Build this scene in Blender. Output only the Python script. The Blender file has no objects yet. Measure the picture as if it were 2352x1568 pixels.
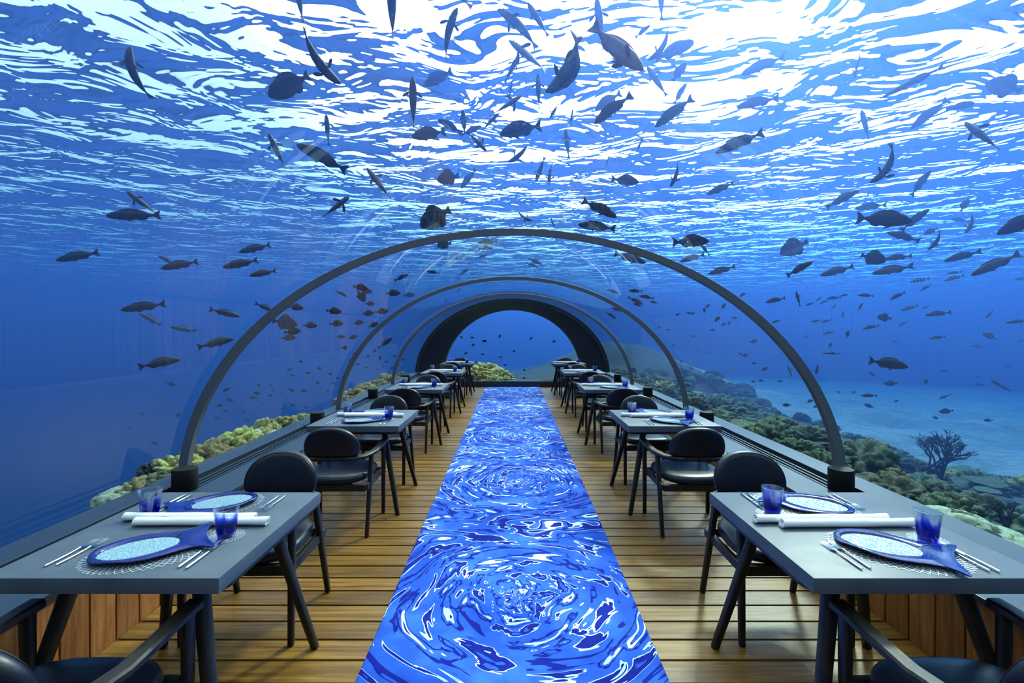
import bpy, bmesh, math, random
from mathutils import Vector, Matrix, noise
import numpy as np
S = bpy.context.scene
COL = S.collection
R = math.radians

# ------------------------------------------------------------------ camera
EYE = Vector((0.0, 0.0, 1.55))
FPX = 1100.0                                   # focal length in pixels of the 2352 px frame
cam_data = bpy.data.cameras.new('camera')
cam_data.sensor_width = 36.0
cam_data.lens = 36.0 * FPX / 2352.0
cam_data.shift_x = -1.0 / 2352.0
cam_data.shift_y = -26.0 / 2352.0
cam_data.clip_start = 0.02
cam_data.clip_end = 400.0
cam = bpy.data.objects.new('camera', cam_data)
COL.objects.link(cam)
cam.location = EYE
cam.rotation_euler = (R(90), 0, 0)
S.camera = cam

# ------------------------------------------------------------------ view and sampling limits
S.view_settings.view_transform = 'Standard'
S.view_settings.look = 'None'
S.view_settings.gamma = 1.0
S.view_settings.exposure = -0.72
S.view_settings.use_curve_mapping = False
cy = S.cycles
cy.max_bounces = 6
cy.diffuse_bounces = 2
cy.glossy_bounces = 3
cy.transmission_bounces = 5
cy.volume_bounces = 0
cy.transparent_max_bounces = 16
cy.caustics_reflective = False
cy.caustics_refractive = False
cy.sample_clamp_indirect = 6.0
cy.use_adaptive_sampling = True
cy.adaptive_threshold = 0.02

# ------------------------------------------------------------------ sky
SUN_AZ, SUN_EL = R(31), R(41)                  # to the right of straight ahead, above the water
SUN_DIR = Vector((math.sin(SUN_AZ) * math.cos(SUN_EL), math.cos(SUN_AZ) * math.cos(SUN_EL), math.sin(SUN_EL)))
GLOW_EL = R(34)
GLOW_DIR = Vector((math.sin(R(27)) * math.cos(GLOW_EL), math.cos(R(27)) * math.cos(GLOW_EL), math.sin(GLOW_EL)))
world = bpy.data.worlds.new('sky')
S.world = world
world.use_nodes = True
wn, wl = world.node_tree.nodes, world.node_tree.links
wn.clear()
geo = wn.new('ShaderNodeNewGeometry')
neg = wn.new('ShaderNodeVectorMath'); neg.operation = 'SCALE'; neg.inputs['Scale'].default_value = -1.0
wl.new(geo.outputs['Incoming'], neg.inputs[0])
sep = wn.new('ShaderNodeSeparateXYZ'); wl.new(neg.outputs[0], sep.inputs[0])
up = wn.new('ShaderNodeMapRange'); up.inputs['From Min'].default_value = 0.0; up.inputs['From Max'].default_value = 0.10
wl.new(sep.outputs['Z'], up.inputs['Value'])
dot = wn.new('ShaderNodeVectorMath'); dot.operation = 'DOT_PRODUCT'; dot.inputs[1].default_value = GLOW_DIR
wl.new(neg.outputs[0], dot.inputs[0])
gl = wn.new('ShaderNodeMapRange'); gl.inputs['From Min'].default_value = 0.62; gl.inputs['From Max'].default_value = 1.0
gl.interpolation_type = 'SMOOTHSTEP'
wl.new(dot.outputs['Value'], gl.inputs['Value'])
gp = wn.new('ShaderNodeMath'); gp.operation = 'MULTIPLY_ADD'; gp.inputs[1].default_value = 13.0; gp.inputs[2].default_value = 2.9
wl.new(gl.outputs[0], gp.inputs[0])
mul = wn.new('ShaderNodeMath'); mul.operation = 'MULTIPLY'
wl.new(up.outputs[0], mul.inputs[0]); wl.new(gp.outputs[0], mul.inputs[1])
bg = wn.new('ShaderNodeBackground'); bg.inputs['Color'].default_value = (0.95, 1.0, 0.95, 1)
wl.new(mul.outputs[0], bg.inputs['Strength'])
wo = wn.new('ShaderNodeOutputWorld'); wl.new(bg.outputs[0], wo.inputs['Surface'])
world.cycles.sampling_method = 'MANUAL'
world.cycles.sample_map_resolution = 256

# ------------------------------------------------------------------ sun
sun_data = bpy.data.lights.new('sun', 'SUN')
sun_data.energy = 10.0
sun_data.angle = R(7)
sun_data.color = (1.0, 0.92, 0.66)
sun = bpy.data.objects.new('sun', sun_data)
COL.objects.link(sun)
sun.location = (8, 12, 20)
sun.rotation_euler = (-SUN_DIR).to_track_quat('-Z', 'Y').to_euler()

# ------------------------------------------------------------------ helpers
def P(px, py, d):
    """the point seen at pixel (px, py) at depth d metres"""
    return Vector(((px - 1177.0) / FPX * d, d, EYE.z - (py - 758.0) / FPX * d))

def tag(o, label=None, cat=None, group=None, kind=None):
    if label: o['label'] = label
    if cat: o['category'] = cat
    if group: o['group'] = group
    if kind: o['kind'] = kind
    return o

def empty(name, loc, rz=0.0):
    o = bpy.data.objects.new(name, None)
    COL.objects.link(o)
    o.location = loc
    o.rotation_euler = (0, 0, rz)
    o.empty_display_size = 0.1
    return o

class MB:
    """collects vertices and faces and links them as one mesh object"""
    def __init__(self):
        self.v, self.f, self.m = [], [], []
        self.mi = 0
    def add(self, vs, fs, mi=None):
        n = len(self.v)
        self.v.extend([tuple(p) for p in vs])
        self.f.extend([tuple(i + n for i in f) for f in fs])
        self.m.extend([self.mi if mi is None else mi] * len(fs))
        return self
    def box(self, x0, x1, y0, y1, z0, z1, b=0.0, mi=None):
        if b <= 0:
            vs = [(x0,y0,z0),(x1,y0,z0),(x1,y1,z0),(x0,y1,z0),(x0,y0,z1),(x1,y0,z1),(x1,y1,z1),(x0,y1,z1)]
            return self.add(vs, [(3,2,1,0),(4,5,6,7),(0,1,5,4),(1,2,6,5),(2,3,7,6),(3,0,4,7)], mi)
        bm = bmesh.new()
        bmesh.ops.create_cube(bm, size=1.0)
        for v in bm.verts:
            v.co = Vector(((x0+x1)/2 + v.co.x*(x1-x0), (y0+y1)/2 + v.co.y*(y1-y0), (z0+z1)/2 + v.co.z*(z1-z0)))
        bmesh.ops.bevel(bm, geom=bm.edges[:], offset=b, segments=2, affect='EDGES', profile=0.6)
        return self.bm(bm, mi)
    def bm(self, bm, mi=None):
        bm.verts.index_update()
        self.add([v.co.copy() for v in bm.verts], [[v.index for v in f.verts] for f in bm.faces], mi)
        bm.free()
        return self
    def loft(self, rings, closed=True, cap=True, mi=None):
        """rings: lists of points of equal length, joined in turn"""
        n = len(rings[0])
        vs = [p for r in rings for p in r]
        fs = []
        for i in range(len(rings) - 1):
            for j in range(n if closed else n - 1):
                k = (j + 1) % n
                fs.append((i*n + j, i*n + k, (i+1)*n + k, (i+1)*n + j))
        if cap and closed:
            fs.append(tuple(range(n - 1, -1, -1)))
            fs.append(tuple((len(rings)-1)*n + j for j in range(n)))
        return self.add(vs, fs, mi)
    def lathe(self, prof, n=32, c=(0, 0, 0), cap=True, mi=None):
        rings = [[(c[0] + r*math.cos(2*math.pi*j/n), c[1] + r*math.sin(2*math.pi*j/n), c[2] + z) for j in range(n)] for r, z in prof]
        return self.loft(rings, True, cap, mi)
    def tube(self, pts, rad, n=8, mi=None, flat=1.0, upv=None):
        pts = [Vector(p) for p in pts]
        rad = rad if isinstance(rad, (list, tuple)) else [rad] * len(pts)
        rings = []
        ref = Vector(upv) if upv else None
        for i, p in enumerate(pts):
            t = (pts[min(i+1, len(pts)-1)] - pts[max(i-1, 0)]).normalized()
            u = ref or (Vector((0, 0, 1)) if abs(t.z) < 0.95 else Vector((0, 1, 0)))
            a = t.cross(u).normalized()
            b = a.cross(t).normalized()
            rings.append([p + a*(rad[i]*math.cos(2*math.pi*k/n)) + b*(rad[i]*flat*math.sin(2*math.pi*k/n)) for k in range(n)])
        return self.loft(rings, True, True, mi)
    def mesh(self, name, mats, smooth=True, angle=40):
        me = bpy.data.meshes.new(name)
        me.from_pydata(self.v, [], self.f)
        for m in (mats if isinstance(mats, (list, tuple)) else [mats]):
            me.materials.append(m)
        me.polygons.foreach_set('material_index', self.m)
        bm = bmesh.new(); bm.from_mesh(me)
        bmesh.ops.recalc_face_normals(bm, faces=bm.faces[:])
        for f in bm.faces: f.smooth = smooth
        if smooth:
            lim = R(angle)
            for e in bm.edges:
                if len(e.link_faces) == 2 and e.calc_face_angle(0.0) > lim: e.smooth = False
        bm.to_mesh(me); bm.free()
        me.update()
        return me
    def build(self, name, mats, parent=None, smooth=True, angle=40):
        return link(name, self.mesh(name, mats, smooth, angle), parent)

def link(name, me, parent=None):
    o = bpy.data.objects.new(name, me)
    COL.objects.link(o)
    if parent: o.parent = parent
    return o

def copy_tree(o, parent=None):
    c = o.copy()
    COL.objects.link(c)
    if parent: c.parent = parent
    for ch in list(o.children):
        copy_tree(ch, c)
    return c

# ------------------------------------------------------------------ materials
def mat(name):
    m = bpy.data.materials.new(name)
    m.use_nodes = True
    nt = m.node_tree
    nt.nodes.clear()
    out = nt.nodes.new('ShaderNodeOutputMaterial')
    return m, nt.nodes, nt.links, out
def principled(N, L, out, **k):
    b = N.new('ShaderNodeBsdfPrincipled')
    for a, v in k.items():
        b.inputs[a.replace('_', ' ')].default_value = v
    L.new(b.outputs[0], out.inputs['Surface'])
    return b
def simple(name, col, rough=0.5, metal=0.0, spec=0.5, coat=0.0):
    m, N, L, out = mat(name)
    b = principled(N, L, out)
    b.inputs['Base Color'].default_value = (*col, 1)
    b.inputs['Roughness'].default_value = rough
    b.inputs['Metallic'].default_value = metal
    b.inputs['Specular IOR Level'].default_value = spec
    b.inputs['Coat Weight'].default_value = coat
    return m
def node(N, kind, **k):
    n = N.new(kind)
    for a, v in k.items(): setattr(n, a, v)
    return n
def ramp(N, L, src, stops, interp='LINEAR'):
    r = N.new('ShaderNodeValToRGB')
    r.color_ramp.interpolation = interp
    e = r.color_ramp.elements
    while len(e) < len(stops): e.new(0.5)
    for i, (p, c) in enumerate(stops):
        e[i].position = p
        e[i].color = (*c, 1) if len(c) == 3 else c
    L.new(src, r.inputs[0])
    return r
def noisy(N, L, vec, scale, detail=2.0, rough=0.5, dist=0.0):
    t = N.new('ShaderNodeTexNoise')
    t.inputs['Scale'].default_value = scale
    t.inputs['Detail'].default_value = detail
    t.inputs['Roughness'].default_value = rough
    t.inputs['Distortion'].default_value = dist
    if vec is not None: L.new(vec, t.inputs['Vector'])
    return t
def mapping(N, L, src, scale=(1, 1, 1), rot=(0, 0, 0), loc=(0, 0, 0)):
    m = N.new('ShaderNodeMapping')
    m.inputs['Scale'].default_value = scale
    m.inputs['Rotation'].default_value = rot
    m.inputs['Location'].default_value = loc
    L.new(src, m.inputs['Vector'])
    return m.outputs[0]
def bumped(N, L, h, strength=0.3, dist=0.01):
    b = N.new('ShaderNodeBump')
    b.inputs['Strength'].default_value = strength
    b.inputs['Distance'].default_value = dist
    L.new(h, b.inputs['Height'])
    return b.outputs[0]
def math_node(N, L, op, a, b=None):
    n = N.new('ShaderNodeMath'); n.operation = op
    for i, v in enumerate((a, b)):
        if v is None: continue
        if isinstance(v, (int, float)): n.inputs[i].default_value = v
        else: L.new(v, n.inputs[i])
    return n.outputs[0]

# ------------------------------------------------------------------ the sea around the tunnel
TA, TB, TZ = 2.478, 1.952, 0.35                # half width, rise and spring height of the tunnel's glass
Y_BACK, Y_END = -2.6, 13.1                     # the tunnel's two ends
SEA_Z = 5.6                                    # water surface

def arch_pts(off=0.0, n=48, zlow=None):
    """tunnel profile from the left foot over the top to the right foot"""
    a, b = TA + off, TB + off
    pts = []
    if zlow is not None: pts.append((-a, zlow))
    for i in range(n + 1):
        t = math.pi - math.pi * i / n
        pts.append((a*math.cos(t), TZ + b*math.sin(t)))
    if zlow is not None: pts.append((a, zlow))
    return pts

m_sea, N, L, out = mat('sea_water')
ab = N.new('ShaderNodeVolumeAbsorption'); ab.inputs['Color'].default_value = (0.0, 0.52, 0.93, 1); ab.inputs['Density'].default_value = 0.112
ad = ab
for dens, g, col in ((0.028, 0.82, (0.19, 0.35, 1.0, 1)), (0.0175, 0.15, (0.085, 0.205, 1.0, 1))):      # forward glow towards the sun, and the even blue of open water
    sc = N.new('ShaderNodeVolumeScatter'); sc.inputs['Color'].default_value = col
    sc.inputs['Density'].default_value = dens; sc.inputs['Anisotropy'].default_value = g
    a2 = N.new('ShaderNodeAddShader'); L.new(ad.outputs[0], a2.inputs[0]); L.new(sc.outputs[0], a2.inputs[1]); ad = a2
L.new(ad.outputs[0], out.inputs['Volume'])

m_surf, N, L, out = mat('water_surface')
tc = N.new('ShaderNodeTexCoord')
mp = mapping(N, L, tc.outputs['Object'], scale=(1.0, 1.25, 1.0), rot=(0, 0, 0.25))
n1 = noisy(N, L, mp, 0.25, 1.5, 0.45, 0.8)
n2 = noisy(N, L, mp, 0.72, 3.0, 0.50, 0.6)
h = math_node(N, L, 'ADD', math_node(N, L, 'MULTIPLY', n1.outputs[0], 1.35), math_node(N, L, 'MULTIPLY', n2.outputs[0], 0.74))
nrm = bumped(N, L, h, 1.0, 1.0)
fr = N.new('ShaderNodeFresnel'); fr.inputs['IOR'].default_value = 1.115; L.new(nrm, fr.inputs['Normal'])
tr = N.new('ShaderNodeBsdfTransparent')
gs = N.new('ShaderNodeBsdfGlossy'); gs.inputs['Roughness'].default_value = 0.05; L.new(nrm, gs.inputs['Normal'])
mx = N.new('ShaderNodeMixShader'); L.new(fr.outputs[0], mx.inputs[0]); L.new(tr.outputs[0], mx.inputs[1]); L.new(gs.outputs[0], mx.inputs[2])
L.new(mx.outputs[0], out.inputs['Surface'])

mb = MB()
mb.add([(-70, -40, SEA_Z + .02), (70, -40, SEA_Z + .02), (70, 110, SEA_Z + .02), (-70, 110, SEA_Z + .02)], [(0, 1, 2, 3)])
tag(mb.build('water_surface', m_surf, smooth=False), kind='structure')

# sea water: a block with the tunnel's hollow left out of it
def sea_block():
    vs, fs = [], []
    def add(v, f):
        n = len(vs); vs.extend(v); fs.extend([tuple(i + n for i in q) for q in f])
    x0, x1, y0, y1, z0, z1 = -69, 69, -39, 109, -7.5, SEA_Z
    add([(x0,y0,z0),(x1,y0,z0),(x1,y1,z0),(x0,y1,z0),(x0,y0,z1),(x1,y0,z1),(x1,y1,z1),(x0,y1,z1)],
        [(3,2,1,0),(4,5,6,7),(0,1,5,4),(1,2,6,5),(2,3,7,6),(3,0,4,7)])
    pr = arch_pts(0.105, 48, -0.35)
    ya, yb = Y_BACK - 0.12, Y_END + 0.16
    n = len(pr)
    v = [(x, ya, z) for x, z in pr] + [(x, yb, z) for x, z in pr]
    f = [(j, (j+1) % n, n + (j+1) % n, n + j) for j in range(n)]
    f += [tuple(range(n-1, -1, -1)), tuple(range(n, 2*n))]
    add(v, f)
    me = bpy.data.meshes.new('sea_water')
    me.from_pydata(vs, [], fs)
    me.materials.append(m_sea)
    bm = bmesh.new(); bm.from_mesh(me)
    bmesh.ops.recalc_face_normals(bm, faces=bm.faces[:])
    # the hollow's walls face into the hollow
    c = Vector((0, 5, 0.9))
    for fc in bm.faces:
        big = max(abs(v.co.x) for v in fc.verts) > 60
        if not big:
            inward = fc.normal.dot(c - fc.calc_center_median()) > 0
            if not inward: fc.normal_flip()
        else:
            if fc.normal.dot(fc.calc_center_median() - Vector((0, 35, -1))) < 0: fc.normal_flip()
    bm.to_mesh(me); bm.free()
    return tag(link('sea_water', me), kind='structure')
sea_block()

# ------------------------------------------------------------------ setting materials
def glass_mat(name, ior=1.3, tint=(1, 1, 1), gloss=1.0):
    m, N, L, out = mat(name)
    gm = N.new('ShaderNodeNewGeometry')
    ex = math_node(N, L, 'SUBTRACT', 1.0, math_node(N, L, 'MULTIPLY', gm.outputs['Backfacing'], 2.0))
    fr = N.new('ShaderNodeFresnel')
    L.new(math_node(N, L, 'POWER', ior, ex), fr.inputs['IOR'])
    fac = math_node(N, L, 'MULTIPLY', fr.outputs[0], gloss)
    tr = N.new('ShaderNodeBsdfTransparent'); tr.inputs['Color'].default_value = (*tint, 1)
    gs = N.new('ShaderNodeBsdfGlossy'); gs.inputs['Roughness'].default_value = 0.0
    mx = N.new('ShaderNodeMixShader')
    L.new(fac, mx.inputs[0]); L.new(tr.outputs[0], mx.inputs[1]); L.new(gs.outputs[0], mx.inputs[2])
    L.new(mx.outputs[0], out.inputs['Surface'])
    return m
m_pane = glass_mat('acrylic_pane', 1.33)
m_pane_out = glass_mat('acrylic_water_side', 1.06)
m_metal = simple('grey_metal_rib', (0.13, 0.142, 0.165), 0.42, 0.0, 0.5)
m_slate = simple('slate_ledge', (0.020, 0.030, 0.048), 0.38, 0.0, 0.35)
m_dark = simple('dark_groove', (0.008, 0.009, 0.011), 0.6)
m_black = simple('black_post', (0.006, 0.006, 0.007), 0.6, 0.0, 0.2)
m_frame = simple('end_frame_paint', (0.022, 0.026, 0.032), 0.5)

m_deck, N, L, out = mat('deck_planks')
tc = N.new('ShaderNodeTexCoord')
sx = N.new('ShaderNodeSeparateXYZ'); L.new(tc.outputs['Object'], sx.inputs[0])
idx = math_node(N, L, 'FLOOR', math_node(N, L, 'DIVIDE', sx.outputs['Y'], 0.15))
wnz = N.new('ShaderNodeTexWhiteNoise'); wnz.noise_dimensions = '1D'; L.new(idx, wnz.inputs['W'])
cmb = N.new('ShaderNodeCombineXYZ')
L.new(math_node(N, L, 'ADD', math_node(N, L, 'MULTIPLY', sx.outputs['X'], 1.6), math_node(N, L, 'MULTIPLY', wnz.outputs['Value'], 37.0)), cmb.inputs['X'])
L.new(math_node(N, L, 'MULTIPLY', sx.outputs['Y'], 34.0), cmb.inputs['Y'])
L.new(math_node(N, L, 'MULTIPLY', sx.outputs['Z'], 30.0), cmb.inputs['Z'])
gr = noisy(N, L, cmb.outputs[0], 1.0, 5.0, 0.6, 0.6)
cr = ramp(N, L, gr.outputs[0], [(0.28, (0.062, 0.024, 0.003)), (0.5, (0.165, 0.078, 0.010)), (0.72, (0.270, 0.145, 0.022))])
hs = N.new('ShaderNodeHueSaturation'); L.new(cr.outputs[0], hs.inputs['Color'])
L.new(math_node(N, L, 'MULTIPLY_ADD', wnz.outputs['Value'], 0.55), hs.inputs['Value'])
hs.inputs['Value'].links[0].from_node.inputs[2].default_value = 0.72
blot = noisy(N, L, mapping(N, L, tc.outputs['Object'], (3.0, 14.0, 3.0)), 1.0, 3.0, 0.6)
b = principled(N, L, out)
b.inputs['Specular IOR Level'].default_value = 0.28
L.new(hs.outputs[0], b.inputs['Base Color'])
L.new(ramp(N, L, blot.outputs[0], [(0.3, (0.30,)*3), (0.7, (0.46,)*3)]).outputs[0], b.inputs['Roughness'])
L.new(bumped(N, L, gr.outputs[0], 0.25, 0.003), b.inputs['Normal'])

m_board, N, L, out = mat('wall_boards')
tc = N.new('ShaderNodeTexCoord')
sx = N.new('ShaderNodeSeparateXYZ'); L.new(tc.outputs['Object'], sx.inputs[0])
idx = math_node(N, L, 'FLOOR', math_node(N, L, 'DIVIDE', sx.outputs['Y'], 0.15))
wnz = N.new('ShaderNodeTexWhiteNoise'); wnz.noise_dimensions = '1D'; L.new(idx, wnz.inputs['W'])
cmb = N.new('ShaderNodeCombineXYZ')
L.new(math_node(N, L, 'ADD', math_node(N, L, 'MULTIPLY', sx.outputs['Z'], 3.0), math_node(N, L, 'MULTIPLY', wnz.outputs['Value'], 19.0)), cmb.inputs['X'])
L.new(math_node(N, L, 'MULTIPLY', sx.outputs['Y'], 40.0), cmb.inputs['Y'])
gr = noisy(N, L, cmb.outputs[0], 1.0, 4.0, 0.6, 0.8)
cr = ramp(N, L, gr.outputs[0], [(0.25, (0.13, 0.040, 0.012)), (0.55, (0.34, 0.130, 0.035)), (0.8, (0.48, 0.21, 0.06))])
hs = N.new('ShaderNodeHueSaturation'); L.new(cr.outputs[0], hs.inputs['Color'])
vv = math_node(N, L, 'ADD', math_node(N, L, 'MULTIPLY', wnz.outputs['Value'], 0.6), 0.7); L.new(vv, hs.inputs['Value'])
b = principled(N, L, out, Roughness=0.35)
L.new(hs.outputs[0], b.inputs['Base Color'])

m_carpet, N, L, out = mat('carpet_pile')
tc = N.new('ShaderNodeTexCoord')
sx = N.new('ShaderNodeSeparateXYZ'); L.new(tc.outputs['Object'], sx.inputs[0])
wob = noisy(N, L, tc.outputs['Object'], 1.1, 2.0)
PER = 2.15
yy = math_node(N, L, 'SUBTRACT', math_node(N, L, 'FLOORED_MODULO', math_node(N, L, 'SUBTRACT', sx.outputs['Y'], 2.75 - PER/2), PER), PER/2)
xx = math_node(N, L, 'SUBTRACT', sx.outputs['X'], 0.06)
cell = math_node(N, L, 'FLOOR', math_node(N, L, 'DIVIDE', math_node(N, L, 'SUBTRACT', sx.outputs['Y'], 2.75 - PER/2), PER))
wx = math_node(N, L, 'ADD', xx, math_node(N, L, 'MULTIPLY', math_node(N, L, 'SUBTRACT', wob.outputs[0], 0.5), 0.55))
rr = math_node(N, L, 'SQRT', math_node(N, L, 'ADD', math_node(N, L, 'MULTIPLY', wx, wx), math_node(N, L, 'MULTIPLY', math_node(N, L, 'MULTIPLY', yy, yy), 0.9)))
rs = math_node(N, L, 'MAXIMUM', rr, 0.02)
c3 = N.new('ShaderNodeCombineXYZ')
L.new(math_node(N, L, 'MULTIPLY', math_node(N, L, 'DIVIDE', wx, rs), 1.2), c3.inputs['X'])
L.new(math_node(N, L, 'ADD', math_node(N, L, 'MULTIPLY', math_node(N, L, 'DIVIDE', yy, rs), 1.2), math_node(N, L, 'MULTIPLY', cell, 7.3)), c3.inputs['Y'])
L.new(math_node(N, L, 'MULTIPLY', rr, 9.2), c3.inputs['Z'])
sw = noisy(N, L, c3.outputs[0], 1.0, 3.0, 0.5, 0.6)
ca = noisy(N, L, mapping(N, L, tc.outputs['Object'], (2.6, 4.6, 1.0), (0, 0, 0.35)), 1.0, 2.0, 0.45, 1.1)
edge = math_node(N, L, 'ADD', math_node(N, L, 'ABSOLUTE', yy), math_node(N, L, 'MULTIPLY', math_node(N, L, 'SUBTRACT', wob.outputs[0], 0.5), 0.5))
fe = N.new('ShaderNodeMapRange'); fe.interpolation_type = 'SMOOTHSTEP'; L.new(edge, fe.inputs['Value'])
fe.inputs['From Min'].default_value = PER*0.27; fe.inputs['From Max'].default_value = PER*0.44
mixv = N.new('ShaderNodeMix'); L.new(fe.outputs[0], mixv.inputs[0]); L.new(sw.outputs[0], mixv.inputs[2]); L.new(ca.outputs[0], mixv.inputs[3])
DK, MD, PL = (0.004, 0.012, 0.22), (0.022, 0.095, 0.48), (0.50, 0.70, 0.78)
cr = ramp(N, L, mixv.outputs[0], [(0.0, DK), (0.30, PL), (0.315, MD), (0.375, DK), (0.435, PL), (0.45, MD), (0.56, DK), (0.595, MD), (0.64, PL), (0.69, DK), (0.71, MD)], 'CONSTANT')
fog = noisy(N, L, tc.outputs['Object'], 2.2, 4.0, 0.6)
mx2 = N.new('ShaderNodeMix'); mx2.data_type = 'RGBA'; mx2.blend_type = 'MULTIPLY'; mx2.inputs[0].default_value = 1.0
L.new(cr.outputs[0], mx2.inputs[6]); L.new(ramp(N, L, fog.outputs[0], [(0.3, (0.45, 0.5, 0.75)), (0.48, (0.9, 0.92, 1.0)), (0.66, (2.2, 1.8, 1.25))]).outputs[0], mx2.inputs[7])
b = principled(N, L, out, Roughness=0.9)
b.inputs['Specular IOR Level'].default_value = 0.1
L.new(mx2.outputs[2], b.inputs['Base Color'])
pil = noisy(N, L, tc.outputs['Object'], 260.0, 2.0)
L.new(bumped(N, L, pil.outputs[0], 0.35, 0.004), b.inputs['Normal'])

# ------------------------------------------------------------------ floor, walls, ledges
mb = MB()
mb.box(-1.985, 1.985, Y_BACK, Y_END, -0.06, -0.022, mi=1)
n_plank = int((Y_END - Y_BACK) / 0.15) + 1
y = math.floor(Y_BACK / 0.15) * 0.15
while y < Y_END - 0.02:
    mb.box(-1.98, 1.98, max(y + 0.008, Y_BACK), min(y + 0.142, Y_END), -0.022, 0.0, mi=0)
    y += 0.15
tag(mb.build('floor', [m_deck, m_dark], smooth=False), 'wooden deck floor of planks laid across the room', kind='structure')

for side, s in (('left', -1), ('right', 1)):
    mb = MB()
    xa, xb = sorted((s*1.985, s*2.005))
    mb.box(min(s*2.005, s*2.03), max(s*2.005, s*2.03), Y_BACK, Y_END, -0.02, 0.398, mi=1)
    y = math.floor(Y_BACK / 0.15) * 0.15
    while y < Y_END - 0.02:
        mb.box(xa, xb, max(y + 0.006, Y_BACK), min(y + 0.144, Y_END), -0.02, 0.398, mi=0)
        y += 0.15
    tag(mb.build('wall_' + side, [m_board, m_dark], smooth=False), 'low wall of upright wooden boards under the %s ledge' % side, kind='structure')
    # ledge with its two grooves and the sill that carries the glass
    mb = MB()
    def bx(a, c, z0, z1, mi=0, bev=0.0):
        mb.box(min(s*a, s*c), max(s*a, s*c), Y_BACK, 12.6, z0, z1, bev, mi)
    bx(1.965, 2.235, 0.40, 0.430, 0, 0.003)
    bx(2.03, 2.39, 0.30, 0.405, 1)
    bx(2.245, 2.262, 0.405, 0.430, 0)
    bx(2.29, 2.305, 0.405, 0.430, 0)
    bx(2.335, 2.352, 0.405, 0.430, 0)
    tag(mb.build('trim_1' if s < 0 else 'trim_2', [m_slate, m_dark], smooth=False), 'dark ledge with grooves along the %s glass' % side, kind='structure')
    mb = MB()
    bx(2.392, 2.59, -0.2, 0.452, 0, 0.004)
    tag(mb.build('trim_3' if s < 0 else 'trim_4', [m_slate, m_dark], smooth=False), 'sill carrying the %s glass' % side, kind='structure')

mb = MB(); mb.box(-2.6, 2.6, Y_BACK - 0.1, Y_BACK - 0.005, -0.1, 2.4)
tag(mb.build('wall_back', m_frame, smooth=False), 'dark wall behind the camera', kind='structure')

# ------------------------------------------------------------------ acrylic tunnel
T0 = math.asin((0.456 - TZ) / TB)
def arc(a, b, n=64, t0=T0, z0=TZ):
    return [(a*math.cos(t), z0 + b*math.sin(t)) for t in (math.pi - t0 - (math.pi - 2*t0)*i/n for i in range(n + 1))]
SEAMS = [Y_BACK, 3.55, 6.72, 9.75, 12.6]
for i in range(4):
    ya, yb = SEAMS[i] + 0.001, SEAMS[i+1] - 0.001
    a_in, a_out = arc(TA, TB), arc(TA + 0.095, TB + 0.095, 64, math.asin((0.456 - TZ)/(TB + 0.095)))
    mb = MB()
    mb.loft([[(x, ya, z) for x, z in a_in], [(x, yb, z) for x, z in a_in]], False, False, 0)
    mb.loft([[(x, yb, z) for x, z in a_out], [(x, ya, z) for x, z in a_out]], False, False, 1)
    o = mb.build('window_%d' % (i + 1), [m_pane, m_pane_out])
    me = o.data
    bm = bmesh.new(); bm.from_mesh(me)
    for f in bm.faces:                                   # inner face looks into the room, outer face into the sea
        c = f.calc_center_median(); rad = Vector((c.x, 0, c.z - TZ))
        want = -1 if f.material_index == 0 else 1
        if f.normal.dot(rad) * want < 0: f.normal_flip()
    bm.to_mesh(me); bm.free()
    tag(o, 'clear curved acrylic tunnel pane', kind='structure')
for i, y in enumerate(SEAMS[1:4]):
    o1 = arc(TA - 0.003, TB - 0.003)
    o2 = arc(TA - 0.068, TB - 0.047, 64, math.asin((0.456 - TZ)/(TB - 0.047)))
    ya, yb = y - 0.022, y + 0.03
    rings = [[(x, ya, z) for x, z in o1], [(x, ya, z) for x, z in o2], [(x, yb, z) for x, z in o2], [(x, yb, z) for x, z in o1]]
    mb = MB()
    n = len(o1)
    vs = [p for r in rings for p in r]
    fs = [(r*n + j, r*n + j + 1, ((r+1) % 4)*n + j + 1, ((r+1) % 4)*n + j) for r in range(4) for j in range(n - 1)]
    fs += [(0, n, 2*n, 3*n), (n-1, 4*n-1, 3*n-1, 2*n-1)]
    mb.add(vs, fs)
    tag(mb.build('trim_%d' % (5 + i), m_metal), 'grey arched rib over a seam of the glass tunnel', kind='structure')

# end frame, its sill and its window
def arch_low(a, b, z0, n=48):
    return [(-a, 0.0)] + [(a*math.cos(math.pi - math.pi*i/n), z0 + b*math.sin(math.pi*i/n)) for i in range(n + 1)] + [(a, 0.0)]
ro, ri = arch_low(TA + .09, TB + .09, TZ), arch_low(1.86, 1.745, 0.35)
rq = arch_low(TA - .005, TB - .005, TZ)
n = len(ro)
rings = [[(x, 12.605, z) for x, z in ro], [(x, 12.605, z) for x, z in rq], [(x, 12.66, z) for x, z in arch_low(TA - .03, TB - .03, TZ)],
         [(x, 13.03, z) for x, z in arch_low(1.89, 1.775, .35)], [(x, 13.10, z) for x, z in ri], [(x, 13.20, z) for x, z in ri], [(x, 13.20, z) for x, z in ro]]
k = len(rings)
mb = MB()
fs = [(r*n + j, r*n + j + 1, ((r+1) % k)*n + j + 1, ((r+1) % k)*n + j) for r in range(k) for j in range(n - 1)]
mb.add([p for r in rings for p in r], fs)
tag(mb.build('trim_8', m_frame, angle=25), 'wide dark arched frame around the end window', kind='structure')
mb = MB(); mb.box(-1.86, 1.86, 13.1, 13.2, 0.0, 0.155, 0.004); mb.box(-1.86, 1.86, 13.07, 13.1, 0.0, 0.10, 0.004)
tag(mb.build('trim_9', m_slate, smooth=False), 'low dark threshold under the end window', kind='structure')
mb = MB()
pr = [(x, max(z, 0.156)) for x, z in arch_low(1.858, 1.743, .35)]
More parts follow.
